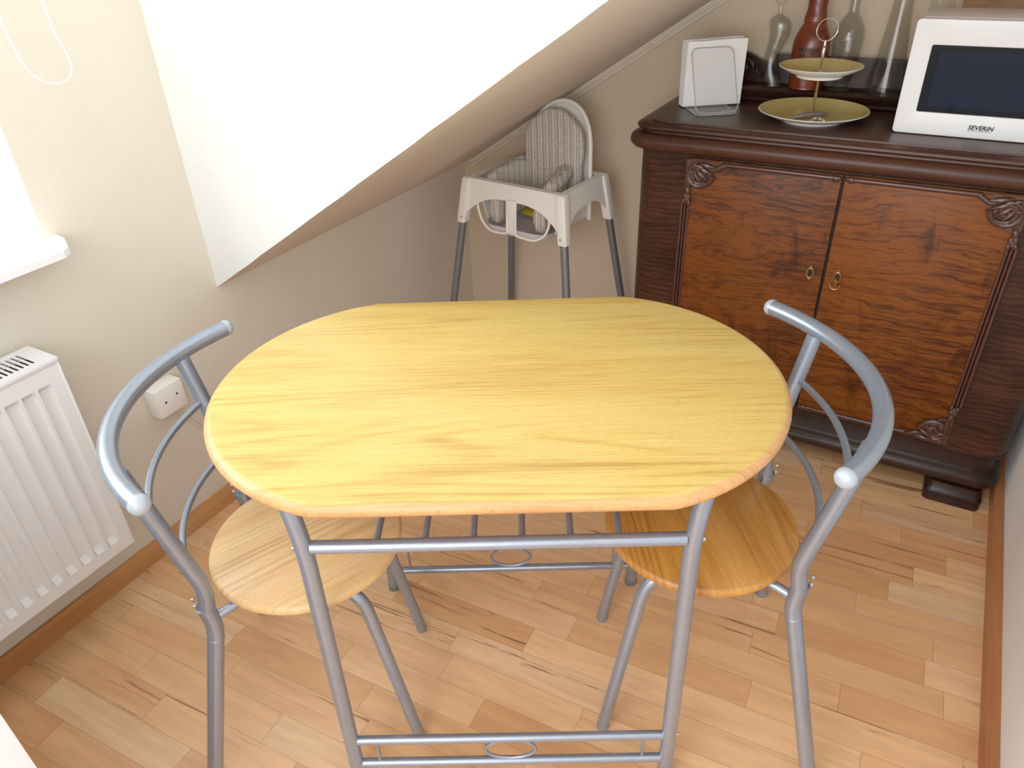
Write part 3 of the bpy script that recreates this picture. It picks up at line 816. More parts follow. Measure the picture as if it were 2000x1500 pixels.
GAP = -0.183
DZ0, DZ1 = 0.186, 0.844
def bead_h(x0, x1, z, r):   # horizontal rounded moulding
    bm = BM(); add_tube(bm, [(x0, SY - 0.010, z), (x1, SY - 0.010, z)], r, n=12, round_end=True); return bm
def carving(cx, cz, sx, sz):
    """carved scroll and leaf ornament growing from a door corner; sx, sz point outward"""
    bm = BM(); yb = SY - 0.013
    R = lambda px, pz, dy=0.0: (cx - sx * px, yb - dy, cz - sz * pz)
    # backing shell
    pts = []
    for k in range(25):
        a = PI / 2 * k / 24
        pts.append((0.072 * math.cos(a) ** 0.8, 0.078 * math.sin(a) ** 0.8))
    loop = [(0, 0)] + pts
    f = [bm.verts.new(R(px, pz, 0.005)) for px, pz in loop]; b = [bm.verts.new(R(px, pz, -0.008)) for px, pz in loop]
    bm.faces.new(f)
    m = len(loop)
    for k in range(m): bm.faces.new((f[k], f[(k + 1) % m], b[(k + 1) % m], b[k]))
    # outer scrolls
    for (r0, r1, turns, ox, oz, w, a0, d) in ((0.036, 0.007, 1.35, 0.034, 0.034, 0.0050, 0.0, 1), (0.027, 0.005, 1.0, 0.036, 0.034, 0.0036, 0.8, 1), (0.016, 0.003, 1.1, 0.018, 0.018, 0.0034, 2.5, -1)):
        P = []; W = []
        for k in range(44):
            q = k / 43; a = a0 + d * turns * 2 * PI * q; r = r0 + (r1 - r0) * q
            P.append(R(ox + r * math.cos(a), oz + r * math.sin(a), 0.009)); W.append(w * 1.35 * (1 - 0.5 * q))
        add_tube(bm, P, W, n=8)
    # fan of leaf ribs
    for k in range(6):
        a = 0.18 + 1.2 * k / 5
        P = [R((0.030 + q * 0.046) * math.cos(a), (0.030 + q * 0.050) * math.sin(a), 0.006 + 0.004 * math.sin(q * PI)) for q in (0, .25, .5, .75, 1)]
        add_tube(bm, P, [0.0026, 0.0052, 0.0062, 0.0050, 0.0020], n=8)
    # cross-hatched berries in the centre
    for i in range(3):
        for j in range(3):
            p = R(0.022 + i * 0.011, 0.022 + j * 0.011 + 0.003 * (i % 2), 0.008)
            add_lathe_ball(bm, p, 0.0052)
    # tail leaf sweeping along the horizontal bead
    P = [R(0.060, 0.018, 0.004), R(0.074, 0.020, 0.007), R(0.088, 0.012, 0.006), R(0.100, 0.006, 0.003)]
    add_tube(bm, smooth_path(P, 6), 0.0058, n=8)
    # bell flower running down the side
    for (px, pz, r) in ((0.008, 0.082, 0.0075), (0.004, 0.096, 0.006), (0.012, 0.098, 0.006), (0.001, 0.110, 0.005), (0.014, 0.112, 0.005), (0.0075, 0.104, 0.006)):
        add_lathe_ball(bm, R(px, pz, 0.006), r, 1.6)
    return bm
def add_lathe_ball(bm, p, r, sz=1.0):
    Mx = Matrix.Translation(p) @ Matrix.Diagonal((1, 0.7, sz, 1))
    bmesh.ops.create_uvsphere(bm, u_segments=12, v_segments=8, radius=r, matrix=Mx)

for side_s, xa, xb, vm in ((-1, SX0 + 0.152, GAP - 0.0035, M['veneer']), (1, GAP + 0.0035, SX1 - 0.152, M['veneer_b'])):
    bm = BM(); add_box(bm, xa, xb, SY - 0.014, SY - 0.0005, DZ0, DZ1, 0.002)
    d = obj('door', bm, vm, side)
    xo = xa if side_s < 0 else xb          # outer side
    xi = xb if side_s < 0 else xa          # gap side
    lo_, hi_ = min(xo - side_s * 0.078, xi), max(xo - side_s * 0.078, xi)
    for z in (DZ1 - 0.008, DZ0 + 0.010):
        bm = BM(); add_tube(bm, [(lo_ + 0.006, SY - 0.014, z), (hi_ - 0.006, SY - 0.014, z)], 0.0062, n=12, round_end=True)
        add_lathe_ball(bm, (xi + side_s * 0.014, SY - 0.016, z - 0.001), 0.0085)
        obj('bead_moulding', bm, M['bead'], d)
    obj('carved_corner', carving(xo + side_s * 0.010, DZ1 - 0.002, side_s, 1), M['carving'], d)
    obj('carved_corner', carving(xo + side_s * 0.010, DZ0 + 0.002, side_s, -1), M['carving'], d)
    bm = BM()
    for q in (0.001, 0.0095, 0.018):
        add_tube(bm, [(xo + side_s * (q - 0.004), SY - 0.013, DZ0 + 0.11), (xo + side_s * (q - 0.004), SY - 0.013, DZ1 - 0.115)], 0.0042 if q != 0.0095 else 0.0032, n=10)
    obj('reeded_strip', bm, M['bead'], d)
    # escutcheon
    kx = GAP + side_s * 0.0325; kz = 0.592
    bm = BM()
    add_tube(bm, [(kx + 0.0075 * math.cos(2 * PI * k / 28), SY - 0.0155, kz + 0.0135 * math.sin(2 * PI * k / 28)) for k in range(28)], 0.0020, n=8, closed=True)
    add_lathe_ball(bm, (kx, SY - 0.016, kz + 0.0185), 0.0026); add_lathe_ball(bm, (kx, SY - 0.016, kz - 0.0185), 0.0026)
    es = obj('keyhole_plate', bm, M['brass'], d)
    bm = BM(); add_lathe_ball(bm, (kx, SY - 0.0145, kz), 0.0045, 1.8); obj('keyhole', bm, M['dark'], es)
    if side_s > 0:
        bm = BM()
        add_tube(bm, [(kx, SY - 0.016, kz + 0.002), (kx, SY - 0.034, kz + 0.001)], 0.0022, n=8)
        add_tube(bm, [(kx + 0.012 * math.cos(a), SY - 0.034, kz - 0.012 + 0.0125 * math.sin(a)) for a in [PI + PI * k / 14 for k in range(15)]], 0.0018, n=8, round_end=True)
        add_tube(bm, [(kx, SY - 0.034, kz + 0.003), (kx, SY - 0.034, kz - 0.006)], 0.003, n=8)
        obj('key', bm, M['brass'], d)
bm = BM(); add_box(bm, GAP - 0.0034, GAP + 0.0034, SY - 0.0025, SY - 0.0002, DZ0, DZ1); obj('door_gap', bm, M['dark'], side, smooth=False)
# back gallery: step and backboard with scrolled end
ZTOP = 0.9205
bm = BM()
prof = [(2.188, ZTOP), (2.184, ZTOP + 0.006), (2.188, ZTOP + 0.012), (2.182, ZTOP + 0.024), (2.180, ZTOP + 0.031), (2.185, ZTOP + 0.036), (SYB - 0.002, ZTOP + 0.0365), (SYB - 0.002, ZTOP)]
add_loft(bm, [[(x, y, z) for (y, z) in prof] for x in (SX0 + 0.055, SX1 - 0.03)])
obj('gallery_step', bm, M['oak_dark'], side, angle=60)
bm = BM()
xs_ = [SX0 + 0.07 + (SX1 - 0.05 - SX0 - 0.07) * i / 90 for i in range(91)]
def gal(x):
    q = (x - xs_[0]); q2 = xs_[-1] - x; q = min(q, q2)
    if q < 0.03: return 0.045 + 0.02 * q / 0.03
    if q < 0.17: return 0.062 + 0.020 * math.sin((q - 0.03) / 0.14 * PI * 1.5) * 0.8
    return 0.074
f0 = [bm.verts.new((x, SYB - 0.018, ZTOP + 0.036)) for x in xs_]; f1 = [bm.verts.new((x, SYB - 0.018, ZTOP + 0.036 + gal(x))) for x in xs_]
g0 = [bm.verts.new((x, SYB - 0.003, ZTOP + 0.036)) for x in xs_]; g1 = [bm.verts.new((x, SYB - 0.003, ZTOP + 0.036 + gal(x))) for x in xs_]
for i in range(90):
    bm.faces.new((f0[i], f0[i + 1], f1[i + 1], f1[i])); bm.faces.new((f1[i], f1[i + 1], g1[i + 1], g1[i])); bm.faces.new((g0[i], g1[i], g1[i + 1], g0[i + 1])); bm.faces.new((f0[i], g0[i], g0[i + 1], f0[i + 1]))
bm.faces.new((f0[0], f1[0], g1[0], g0[0])); bm.faces.new((f0[-1], g0[-1], g1[-1], f1[-1]))
obj('gallery_board', bm, M['oak_dark'], side)
for (cx, s_) in ((SX0 + 0.16, 1), (SX1 - 0.15, -1)):
    bm = BM()
    for (ox, oz, r0, w, a0) in ((0.0, 0.038, 0.024, 0.006, 0), (0.05, 0.032, 0.018, 0.005, 2), (-0.045, 0.03, 0.016, 0.005, 1)):
        P = []
        for k in range(36):
            q = k / 35; a = a0 + 2.2 * PI * q; r = r0 * (1 - 0.8 * q)
            P.append((cx + s_ * (ox + r * math.cos(a)), SYB - 0.022, ZTOP + 0.036 + oz + r * math.sin(a)))
        add_tube(bm, P, w, n=8, round_end=True)
    obj('gallery_carving', bm, M['oak_dark'], side)
ZS = ZTOP + 0.0367   # top of the step

# ------------------------------------------------------------------ microwave
mw = thing('microwave', 'white microwave oven with dark window on the right of the sideboard', 'microwave', (-0.111, 1.985, ZTOP + 0.0004))
Wm, Hm, Dm = 0.445, 0.236, 0.192
bm = BM(); add_box(bm, 0.008, Wm - 0.008, 0.028, Dm, 0.010, Hm + 0.008, 0.006); obj('housing', bm, plain('microwave_casing', srgb(222, 214, 214), 0.4), mw)
# door frame with window hole
def RR(x0, x1, y0, y1, r): return [(a, b) for a, b, c in rounded_rect(x0, x1, y0, y1, r)]
Mf = Matrix.Translation((0, 0.014, 0.0032)) @ Matrix.Rotation(PI / 2, 4, 'X')
dr = plate(RR(0.0, 0.320, 0.0, Hm, 0.007), [RR(0.0365, 0.265, 0.045, 0.189, 0.006)], 0.026, 'door', M['white_paint'], mw, Mf, bev=0.002)
bm = BM(); add_box(bm, 0.034, 0.268, 0.0045, 0.012, 0.0445, 0.1925); w_ = obj('window', bm, M['black_gloss'], dr, smooth=False)
bm = BM(); add_box(bm, 0.058, 0.245, 0.0036, 0.0044, 0.062, 0.178); obj('mesh_screen', bm, M['screen'], w_, smooth=False)
plate(RR(0.322, Wm, 0.0, Hm, 0.007), [], 0.026, 'control_panel', M['white_paint'], mw, Mf, bev=0.002)
for zz in (0.072, 0.165):
    bm = BM(); Mk = Matrix.Translation((0.384, 0.0015, zz)) @ Matrix.Rotation(PI / 2, 4, 'X')
    add_lathe(bm, [(0, 0), (0.024, 0), (0.023, 0.012), (0.021, 0.016), (0, 0.016)], n=32); add_box(bm, -0.0035, 0.0035, -0.022, 0.022, 0.014, 0.022, 0.002)
    bmesh.ops.transform(bm, matrix=Mk, verts=bm.verts); obj('knob', bm, M['plastic_white'], mw)
Mt = Matrix.Translation((0.175, 0.0008, 0.0240)) @ Matrix.Rotation(PI / 2, 4, 'X')
bm = text_mesh('SEVERIN', 0.0132, 'brand_lettering', None, None, Mt, shear=0.15, bold=0.0005, spacing=1.02)
add_box(bm, 0.150, 0.197, 0.0004, 0.0012, 0.0170, 0.0178)
o = obj('lettering', bm, M['letters'], dr, smooth=False)
for xx in (0.04, Wm - 0.06):
    for yy in (0.05, Dm - 0.04):
        bm = BM(); add_lathe(bm, [(0, 0), (0.010, 0), (0.011, 0.0105), (0, 0.0105)], n=20, c=(xx, yy, 0)); obj('foot', bm, M['dark'], mw)

# board behind the microwave, leaning on the wall
bd = thing('wooden_board', 'pale brown wooden board standing behind the white microwave', 'board', (0.13, 0, 0))
bm = BM(); add_box(bm, -0.19, 0.16, 2.283, 2.297, ZS + 0.0002, ZS + 0.32, 0.004); obj('panel', bm, M['board'], bd)
bd.location = (0.15, 0.005, 0)
bm = BM(); add_tube(bm, [(-0.02 + 0.015 * math.cos(a), 2.2815, ZS + 0.290 + 0.008 * math.sin(a)) for a in [2 * PI * k / 20 for k in range(20)]], 0.0018, n=8, closed=True); obj('hang_ring', bm, M['chrome'], bd)

# ------------------------------------------------------------------ napkins and holder
nd = (Vector((-0.505, 2.150, 0)) - Vector((-0.640, 2.055, 0))).normalized()
na = math.atan2(nd.y, nd.x)
nh = thing('napkin_holder', 'clear acrylic napkin holder at the left end of the sideboard', 'napkin holder', (-0.5870, 2.0835, ZTOP), na)
nap = thing('paper_napkins', 'stack of white paper napkins standing upright in the clear holder', 'napkins', (-0.5745, 2.0935, ZTOP + 0.0035), na)
# napkins: local x along stack face, local -y toward viewer
for k in range(9):
    bm = BM(); lean = -0.010 + k * 0.0046
    y0 = 0.0005 + k * 0.0042; top = 0.163 - 0.0012 * (k % 3)
    fl = 0.010 * (k / 8)
    w0 = 0.0795 + 0.0006 * (k % 2)
    rows = []
    for j in range(9):
        q = j / 8
        rows.append([(x_, y0 + lean * q * 0.45 + 0.0016 * math.sin(3 * x_ / 0.08 + k) * q + th, q * top + 0.003 * math.sin(x_ * 30 + k) * (q == 1) * 0.4) for th in (0, 0.0030) for x_ in ((-w0, -w0 / 2, 0, w0 / 2, w0) if th == 0 else (w0, w0 / 2, 0, -w0 / 2, -w0))])
    add_loft(bm, rows); 
    obj('napkin', bm, M['paper'], nap, angle=60)
def sheet(y_of_z, z0, z1, w, r, th, name):
    prof = RR(-w, w, 0, z1 - z0, r)
    o = plate(prof, [], th, name, M['acrylic'], nh, Matrix.Translation((0, 0, z0)) @ Matrix.Rotation(PI / 2, 4, 'X'))
    return o
# front sheet leans back onto the napkins
fa = sheet(None, 0, 0.168, 0.056, 0.018, 0.0028, 'front_sheet')
fa.location = (0.000, -0.094, 0.006); fa.rotation_euler = (-math.radians(31), 0, 0)
bm = BM(); add_tube(bm, [(x, 0, y) for x, y in RR(-0.056, 0.056, 0, 0.168, 0.018)], 0.0013, n=8, closed=True)
e = obj('sheet_edge', bm, M['acrylic_edge'], fa)
bs = sheet(None, 0, 0.150, 0.056, 0.018, 0.0025, 'back_sheet'); bs.location = (0.0, 0.062, 0.003); bs.rotation_euler = (math.radians(0), 0, 0)
bm = BM(); add_loft(bm, [rounded_rect(-0.056, 0.056, -0.098, 0.064, 0.012, z=0.0004), rounded_rect(-0.056, 0.056, -0.098, 0.064, 0.012, z=0.0030)]); obj('base_sheet', bm, M['acrylic'], nh)
bm = BM(); add_tube(bm, [(x, y, 0.0018) for x, y in RR(-0.056, 0.056, -0.098, 0.064, 0.018)], 0.0011, n=8, closed=True); obj('sheet_edge', bm, M['acrylic_edge'], nh)

# ------------------------------------------------------------------ two-tier plate stand
cs = thing('cake_stand', 'two tier mustard yellow plate stand with silver ring handle on the sideboard', 'plate stand', (-0.303, 2.040, ZTOP + 0.0004))
def dish(R, z, name):
    bm = BM()
    add_lathe(bm, [(0, 0.004), (R * 0.50, 0.004), (R * 0.52, 0.0), (R * 0.55, 0.0), (R * 0.56, 0.005), (R * 0.80, 0.013), (R * 0.97, 0.0225), (R, 0.0250), (R * 0.995, 0.0262), (R * 0.975, 0.0262)], n=72, c=(0, 0, z))
    p = obj(name, bm, M['porcelain'], cs)
    bm = BM()
    add_lathe(bm, [(0, 0.0075), (R * 0.45, 0.0078), (R * 0.6, 0.0100), (R * 0.8, 0.0160), (R * 0.94, 0.0238), (R * 0.976, 0.0264)], n=72, c=(0, 0, z))
    g = obj('glazed_face', bm, M['yellow_glaze'], p); g['label'] = 'mustard yellow glazed plate face'
    return p
dish(0.131, 0.0, 'lower_plate'); dish(0.097, 0.102, 'upper_plate')
bm = BM()
add_lathe(bm, [(0, 0.006), (0.009, 0.006), (0.009, 0.010), (0.004, 0.013), (0.0032, 0.02), (0.0032, 0.097), (0.006, 0.101), (0.006, 0.1005), (0.0, 0.1005)], n=20)
add_lathe(bm, [(0, 0.108), (0.008, 0.108), (0.008, 0.112), (0.0035, 0.116), (0.0032, 0.125), (0.0042, 0.155), (0.0050, 0.166), (0.0036, 0.168), (0.0050, 0.170), (0.0036, 0.173), (0.0042, 0.178), (0.0025, 0.183), (0, 0.183)], n=20)
obj('rod', bm, M['chrome'], cs)
bm = BM()
va = math.radians(30)
add_tube(bm, [(0.0245 * math.cos(t) * math.cos(0.5), 0.0245 * math.cos(t) * math.sin(0.5), 0.2055 + 0.0245 * math.sin(t)) for t in [2 * PI * k / 40 for k in range(40)]], 0.0014, n=8, closed=True)
obj('ring_handle', bm, M['chrome'], cs)
# small metal opener lying in the lower plate
op = thing('bottle_opener', 'small grey metal opener lying in the lower yellow plate', 'opener', (-0.298, 1.990, ZTOP + 0.0140), math.radians(42))
bm = BM(); add_tube(bm, [(-0.050, 0, 0.004), (-0.046, 0, 0.006), (-0.03, 0, 0.008), (-0.005, 0, 0.009), (0.02, 0, 0.0085), (0.038, 0, 0.007), (0.046, 0, 0.006)], [0.001, 0.003, 0.0068, 0.0085, 0.0075, 0.005, 0.002], n=14, flat=0.7); obj('handle', bm, M['gunmetal'], op)
bm = BM()
add_tube(bm, [(0.002 + 0.006 * math.cos(t) , -0.014 + 0.006 * math.sin(t), 0.004) for t in [2 * PI * k / 16 for k in range(16)]], 0.0016, n=8, closed=True)
add_tube(bm, [(0.008 + 0.0035 * math.cos(k * 0.9), -0.019 - k * 0.0008, 0.0058 + 0.0035 * math.sin(k * 0.9)) for k in range(34)], 0.0012, n=6)
obj('coil', bm, M['chrome'], op)

# ------------------------------------------------------------------ bottles on the step
YS = 2.236
# wavy decanter
dc = thing('wavy_decanter', 'small clear glass decanter with a wavy waist, leftmost of the bottles', 'decanter', (-0.457, YS, ZS + 0.0003))
bm = BM()
def wave(z): return (-0.0075 * math.sin((z - 0.02) / 0.150 * 2 * PI) if 0.0 < z < 0.17 else 0, 0)
pr = [(0, 0.0), (0.027, 0.0), (0.030, 0.004), (0.028, 0.03), (0.0235, 0.06), (0.022, 0.085), (0.0255, 0.110), (0.0295, 0.135), (0.030, 0.152), (0.026, 0.164), (0.014, 0.172), (0.0075, 0.178), (0.0068, 0.196), (0.0085, 0.199), (0.0165, 0.203), (0.0175, 0.206), (0.0155, 0.2085), (0.006, 0.2085)]
def resample(pr, m=4):
    v = smooth_path([(r, 0, z) for r, z in pr], m); return [(max(0, p.x), p.z) for p in v]
prs = resample(pr)
add_lathe(bm, prs, n=36, sy=0.72, offs=wave)
obj('glass_body', bm, M['glass'], dc)
bm = BM(); inner = [(max(0, r - 0.0042), z) for r, z in prs if 0.010 < z < 0.175]
add_lathe(bm, [(0, 0.010)] + inner, n=36, sy=0.70, offs=wave); obj('inner_wall', bm, M['glass_thick'], dc)

# amber idol-shaped bottle
ab = thing('amber_bottle', 'large red brown bottle with raised letters, second bottle from the left', 'bottle', (-0.364, YS - 0.008, ZS + 0.0003))
pr = [(0, 0), (0.038, 0.0), (0.0415, 0.006), (0.043, 0.03), (0.0455, 0.06), (0.0470, 0.090), (0.0465, 0.108), (0.0425, 0.126), (0.034, 0.146), (0.0290, 0.156), (0.0272, 0.160), (0.0285, 0.164), (0.0275, 0.174), (0.0255, 0.183), (0.0235, 0.196), (0.024, 0.212), (0.0225, 0.228), (0.017, 0.240), (0.013, 0.252), (0.0125, 0.285), (0.0145, 0.288), (0.0145, 0.300), (0.0, 0.301)]
prs = resample(pr, 5)
bm = BM(); add_lathe(bm, prs, n=56, sy=0.86); obj('bottle_body', bm, M['amber'], ab)
bm = BM()
for r in (0.006, 0.011, 0.016, 0.021, 0.026):
    P = []
    for k in range(13):
        a = PI + PI * k / 12
        xx = r * math.cos(a); zz = 0.146 + r * 0.75 * math.sin(a)
        rb = 0.0468 if zz < 0.110 else 0.0468 - (zz - 0.110) * 0.36
        P.append((xx + 0.003, -0.86 * math.sqrt(max(rb * rb - xx * xx, 1e-6)) - 0.0002, zz))
    add_tube(bm, P, 0.0009, n=6)
obj('relief_arcs', bm, M['amber_txt'], ab)
def wrap_text(body, size, z, bold, R=0.0462):
    bm = text_mesh(body, size, 't', None, None, Matrix.Identity(4), extrude=0.0006, bold=bold)
    for v in bm.verts:
        a = v.co.x / R
        rr = R + 0.0016 + v.co.z
        x_, z_ = rr * math.sin(a), v.co.y + z
        v.co = Vector((x_, -0.86 * rr * math.cos(a), z_))
    return bm
Rz = Matrix.Rotation(math.radians(4), 4, 'Z')
for body, size, z, bold in (('OCUCAJE', 0.0125, 0.100, 0.0003), ('Pisco', 0.021, 0.080, 0.0004)):
    bm = wrap_text(body, size, z, bold); bmesh.ops.transform(bm, matrix=Rz, verts=bm.verts); obj('raised_lettering', bm, M['amber_txt'], ab, smooth=False)

# clear footed bottle
cb = thing('clear_bottle', 'tall clear glass bottle on a small foot between brown bottle and flared carafe', 'bottle', (-0.277, YS, ZS + 0.0003))
pr = [(0, 0.0), (0.024, 0.0), (0.026, 0.003), (0.020, 0.010), (0.0195, 0.016), (0.026, 0.028), (0.030, 0.045), (0.0345, 0.075), (0.0375, 0.110), (0.0378, 0.130), (0.034, 0.150), (0.024, 0.170), (0.0155, 0.183), (0.0135, 0.200), (0.013, 0.260), (0.015, 0.264), (0.015, 0.274), (0.011, 0.275)]
prs = resample(pr, 4)
bm = BM(); add_lathe(bm, prs, n=44); obj('glass_body', bm, M['glass'], cb)
bm = BM(); add_lathe(bm, [(0, 0.016)] + [(max(0.002, r - 0.003), z) for r, z in prs if 0.02 < z < 0.26], n=44); obj('inner_wall', bm, M['glass'], cb)
# conical carafe
cf = thing('glass_carafe', 'tall clear flared glass carafe on the step left of the microwave', 'carafe', (-0.166, YS - 0.014, ZS + 0.0003))
pr = [(0, 0.0), (0.045, 0.0), (0.0475, 0.004), (0.048, 0.012), (0.046, 0.030), (0.040, 0.065), (0.034, 0.110), (0.0285, 0.160), (0.0245, 0.205), (0.023, 0.250), (0.026, 0.290), (0.030, 0.300)]
prs = resample(pr, 4)
bm = BM(); add_lathe(bm, prs, n=48); obj('glass_body', bm, M['glass'], cf)
bm = BM(); add_lathe(bm, [(0, 0.014), (0.030, 0.016), (0.044, 0.022)] + [(r - 0.0028, z) for r, z in prs if 0.03 < z < 0.29], n=48); obj('inner_wall', bm, M['glass'], cf)
bm = BM(); add_tube(bm, [(0.0450 * math.cos(2 * PI * k / 48), 0.0450 * math.sin(2 * PI * k / 48), 0.004) for k in range(48)], 0.0032, n=8, closed=True); obj('base_ring', bm, M['glass_thick'], cf)
# glass vase behind the microwave
gv = thing('glass_vase', 'clear straight glass vase standing behind the left corner of the microwave', 'vase', (-0.082, 2.232, ZS + 0.0003))
bm = BM(); add_lathe(bm, resample([(0, 0), (0.024, 0.0), (0.028, 0.004), (0.028, 0.03), (0.0275, 0.15), (0.0285, 0.27), (0.031, 0.300)], 3), n=40); obj('glass_body', bm, M['glass'], gv)

# ------------------------------------------------------------------ highchair
hcx, hcy, hca = -1.096, 2.048, -0.119
hc = thing('highchair', 'white plastic highchair with grey tube legs in the corner under the slope', 'highchair', (hcx, hcy, 0), hca)
w_, d_, sx_, sy_, zr = 0.176, 0.116, 0.093, 0.085, 0.680
def leg_pt(ix, iy, z):
    k = (zr - z) / zr
    return Vector((ix * (w_ + sx_ * k), iy * (d_ + sy_ * k), z))
for ix in (-1, 1):
    for iy in (-1, 1):
        bm = BM(); add_tube(bm, [leg_pt(ix, iy, 0.004), leg_pt(ix, iy, 0.60)], 0.0125, n=16); lg = obj('leg', bm, M['steel_leg'], hc)
        bm = BM(); add_tube(bm, [leg_pt(ix, iy, 0.0), leg_pt(ix, iy, 0.02)], 0.0142, n=16); obj('foot_cap', bm, M['plastic_cream'], lg)
        # sleeve (square tapered)
        bm = BM(); loops = []
        for z, h in ((0.538, 0.0155), (0.56, 0.0160), (0.66, 0.0165), (0.680, 0.0150), (0.684, 0.0105)):
            p = leg_pt(ix, iy, z); loops.append([(x + p.x, y + p.y, z) for x, y, _ in rounded_rect(-h, h, -h, h, h * 0.35, n=3)])
        add_loft(bm, loops); sl = obj('corner_sleeve', bm, M['plastic_cream'], hc)
        p = leg_pt(ix, iy, 0.556)
        bm = BM(); add_tube(bm, [(p.x - ix * 0.002, p.y + iy * 0.0155, p.z), (p.x - ix * 0.002, p.y + iy * 0.0172, p.z)], 0.0028, n=10); obj('rivet', bm, M['gunmetal'], sl)
# apron panels with arched lower edge
def apron(p0, p1, name, z_mid, z_end, z_top=0.680, out=(0, 0)):
    """panel between two sleeves following their splay"""
    bm = BM(); N = 24; rows = []
    for i in range(N + 1):
        q = i / N
        a = (abs(2 * q - 1)); zl = z_mid + (z_end - z_mid) * (a ** 3.2)
        col_ = []
        for j in range(5):
            z = zl + (z_top - zl) * j / 4
            A_ = leg_pt(*p0, z); B_ = leg_pt(*p1, z)
            col_.append(A_ + (B_ - A_) * q)
        rows.append(col_)
    nrm = Vector((out[0], out[1], 0))
    def grid(off):
        return [[bm.verts.new(c + nrm * off) for c in r] for r in rows]
    G1 = grid(0.008); G2 = grid(-0.002)
    for i in range(N):
        for j in range(4):
            bm.faces.new((G1[i][j], G1[i + 1][j], G1[i + 1][j + 1], G1[i][j + 1])); bm.faces.new((G2[i][j], G2[i][j + 1], G2[i + 1][j + 1], G2[i + 1][j]))
        bm.faces.new((G1[i][0], G2[i][0], G2[i + 1][0], G1[i + 1][0])); bm.faces.new((G1[i][4], G1[i + 1][4], G2[i + 1][4], G2[i][4]))
    # top lip turned inward
    bm2 = []
    L1 = [bm.verts.new(r[4] + nrm * 0.009 + Vector((0, 0, 0.003))) for r in rows]; L2 = [bm.verts.new(r[4] - nrm * 0.012 + Vector((0, 0, 0.003))) for r in rows]
    L3 = [bm.verts.new(r[4] + nrm * 0.009 - Vector((0, 0, 0.004))) for r in rows]; L4 = [bm.verts.new(r[4] - nrm * 0.012 - Vector((0, 0, 0.002))) for r in rows]
    for i in range(N):
        bm.faces.new((L1[i], L2[i], L2[i + 1], L1[i + 1])); bm.faces.new((L3[i], L1[i], L1[i + 1], L3[i + 1])); bm.faces.new((L2[i], L4[i], L4[i + 1], L2[i + 1])); bm.faces.new((L4[i], L3[i], L3[i + 1], L4[i + 1]))
    return obj(name, bm, M['plastic_cream'], hc)
apron((-1, -1), (1, -1), 'front_apron', 0.634, 0.552, out=(0, -1))
apron((-1, 1), (1, 1), 'rear_apron', 0.640, 0.560, out=(0, 1))
apron((-1, -1), (-1, 1), 'side_apron', 0.622, 0.552, out=(-1, 0))
apron((1, -1), (1, 1), 'side_apron', 0.622, 0.552, out=(1, 0))
# leg opening loops + crotch post
fy = -(d_ + 0.016)
for s in (-1, 1):
    bm = BM()
    lp = [(s * 0.016, fy + 0.002, 0.638), (s * 0.016, fy - 0.004, 0.535), (s * 0.024, fy - 0.004, 0.529), (s * 0.085, fy, 0.524), (s * 0.120, fy + 0.006, 0.545), (s * 0.136, fy + 0.008, 0.580), (s * 0.138, fy + 0.006, 0.625)]
    add_tube(bm, fillet(lp, 0.022), 0.0042, n=10); obj('leg_opening_rim', bm, M['plastic_cream'], hc)
bm = BM(); add_box(bm, -0.0165, 0.0165, fy - 0.004, fy + 0.003, 0.531, 0.640, 0.002); obj('crotch_post', bm, M['plastic_cream'], hc)
# seat tub: floor and sides
bm = BM()
N = 28; lo_l = []; up_l = []; lo_i = []; up_i = []
def tub_ring(hw, y0, y1, z, r=0.05):
    return [(x, y, z) for x, y, _ in rounded_rect(-hw, hw, y0, y1, r, n=6)]
outer = [tub_ring(0.105, fy + 0.004, 0.075, 0.523), tub_ring(0.118, fy + 0.003, 0.085, 0.527), tub_ring(0.128, fy + 0.002, 0.094, 0.545)]
inner_ = [tub_ring(0.124, fy + 0.006, 0.090, 0.545), tub_ring(0.114, fy + 0.007, 0.081, 0.531), tub_ring(0.104, fy + 0.008, 0.074, 0.528)]
add_loft(bm, outer + inner_); obj('seat_tray', bm, M['plastic_grey'], hc)
for s in (-1, 1):   # side walls of the tub, hidden mostly by the cushion
    bm = BM()
    V = []
    for i in range(9):
        q = i / 8; y = -0.085 + q * 0.18
        zt_ = 0.668
        V.append([(s * 0.128, y, 0.54), (s * 0.148, y, 0.60), (s * 0.158, y, zt_), (s * 0.162, y, zt_), (s * 0.152, y, 0.60), (s * 0.132, y, 0.54)])
    add_loft(bm, V); obj('tub_side', bm, M['plastic_cream'], hc)
# curved back shell
BXC = 0.042
bm = BM()
def shell_pt(u, v, off):
    # u in [-1,1] across, v in [0,1] up ; arched outline
    z = 0.545 + v * 0.344
    vv = max(0, (z - 0.765) / 0.124)
    hw = 0.110 * math.sqrt(max(0.0, 1 - min(vv, 1) ** 2.0)) if vv > 0 else 0.110 + 0.006 * (0.765 - z) / 0.22
    x = u * hw
    y = 0.100 + 0.10 * (z - 0.545) * 0.30 - 0.026 * (abs(u) * hw / 0.110) ** 2.5 + 0.002
    return Vector((BXC + x, y + off, z))
NU, NV = 24, 26
for off in (0.0, 0.006):
    g = [[bm.verts.new(shell_pt(-1 + 2 * i / NU, j / NV * 0.9995, off)) for i in range(NU + 1)] for j in range(NV + 1)]
    for j in range(NV):
        for i in range(NU): bm.faces.new((g[j][i], g[j][i + 1], g[j + 1][i + 1], g[j + 1][i]))
bk = obj('backrest', bm, M['plastic_cream'], hc, angle=80)
bm = BM()
rim = [shell_pt(-1, j / 20 * 0.6, 0.0) for j in range(0, 21)] 
rimL = []
for j in range(31):
    rimL.append(shell_pt(-1, j / 30 * 0.9995, 0.0))
rimR = [shell_pt(1, j / 30 * 0.9995, 0.0) for j in range(30, -1, -1)]
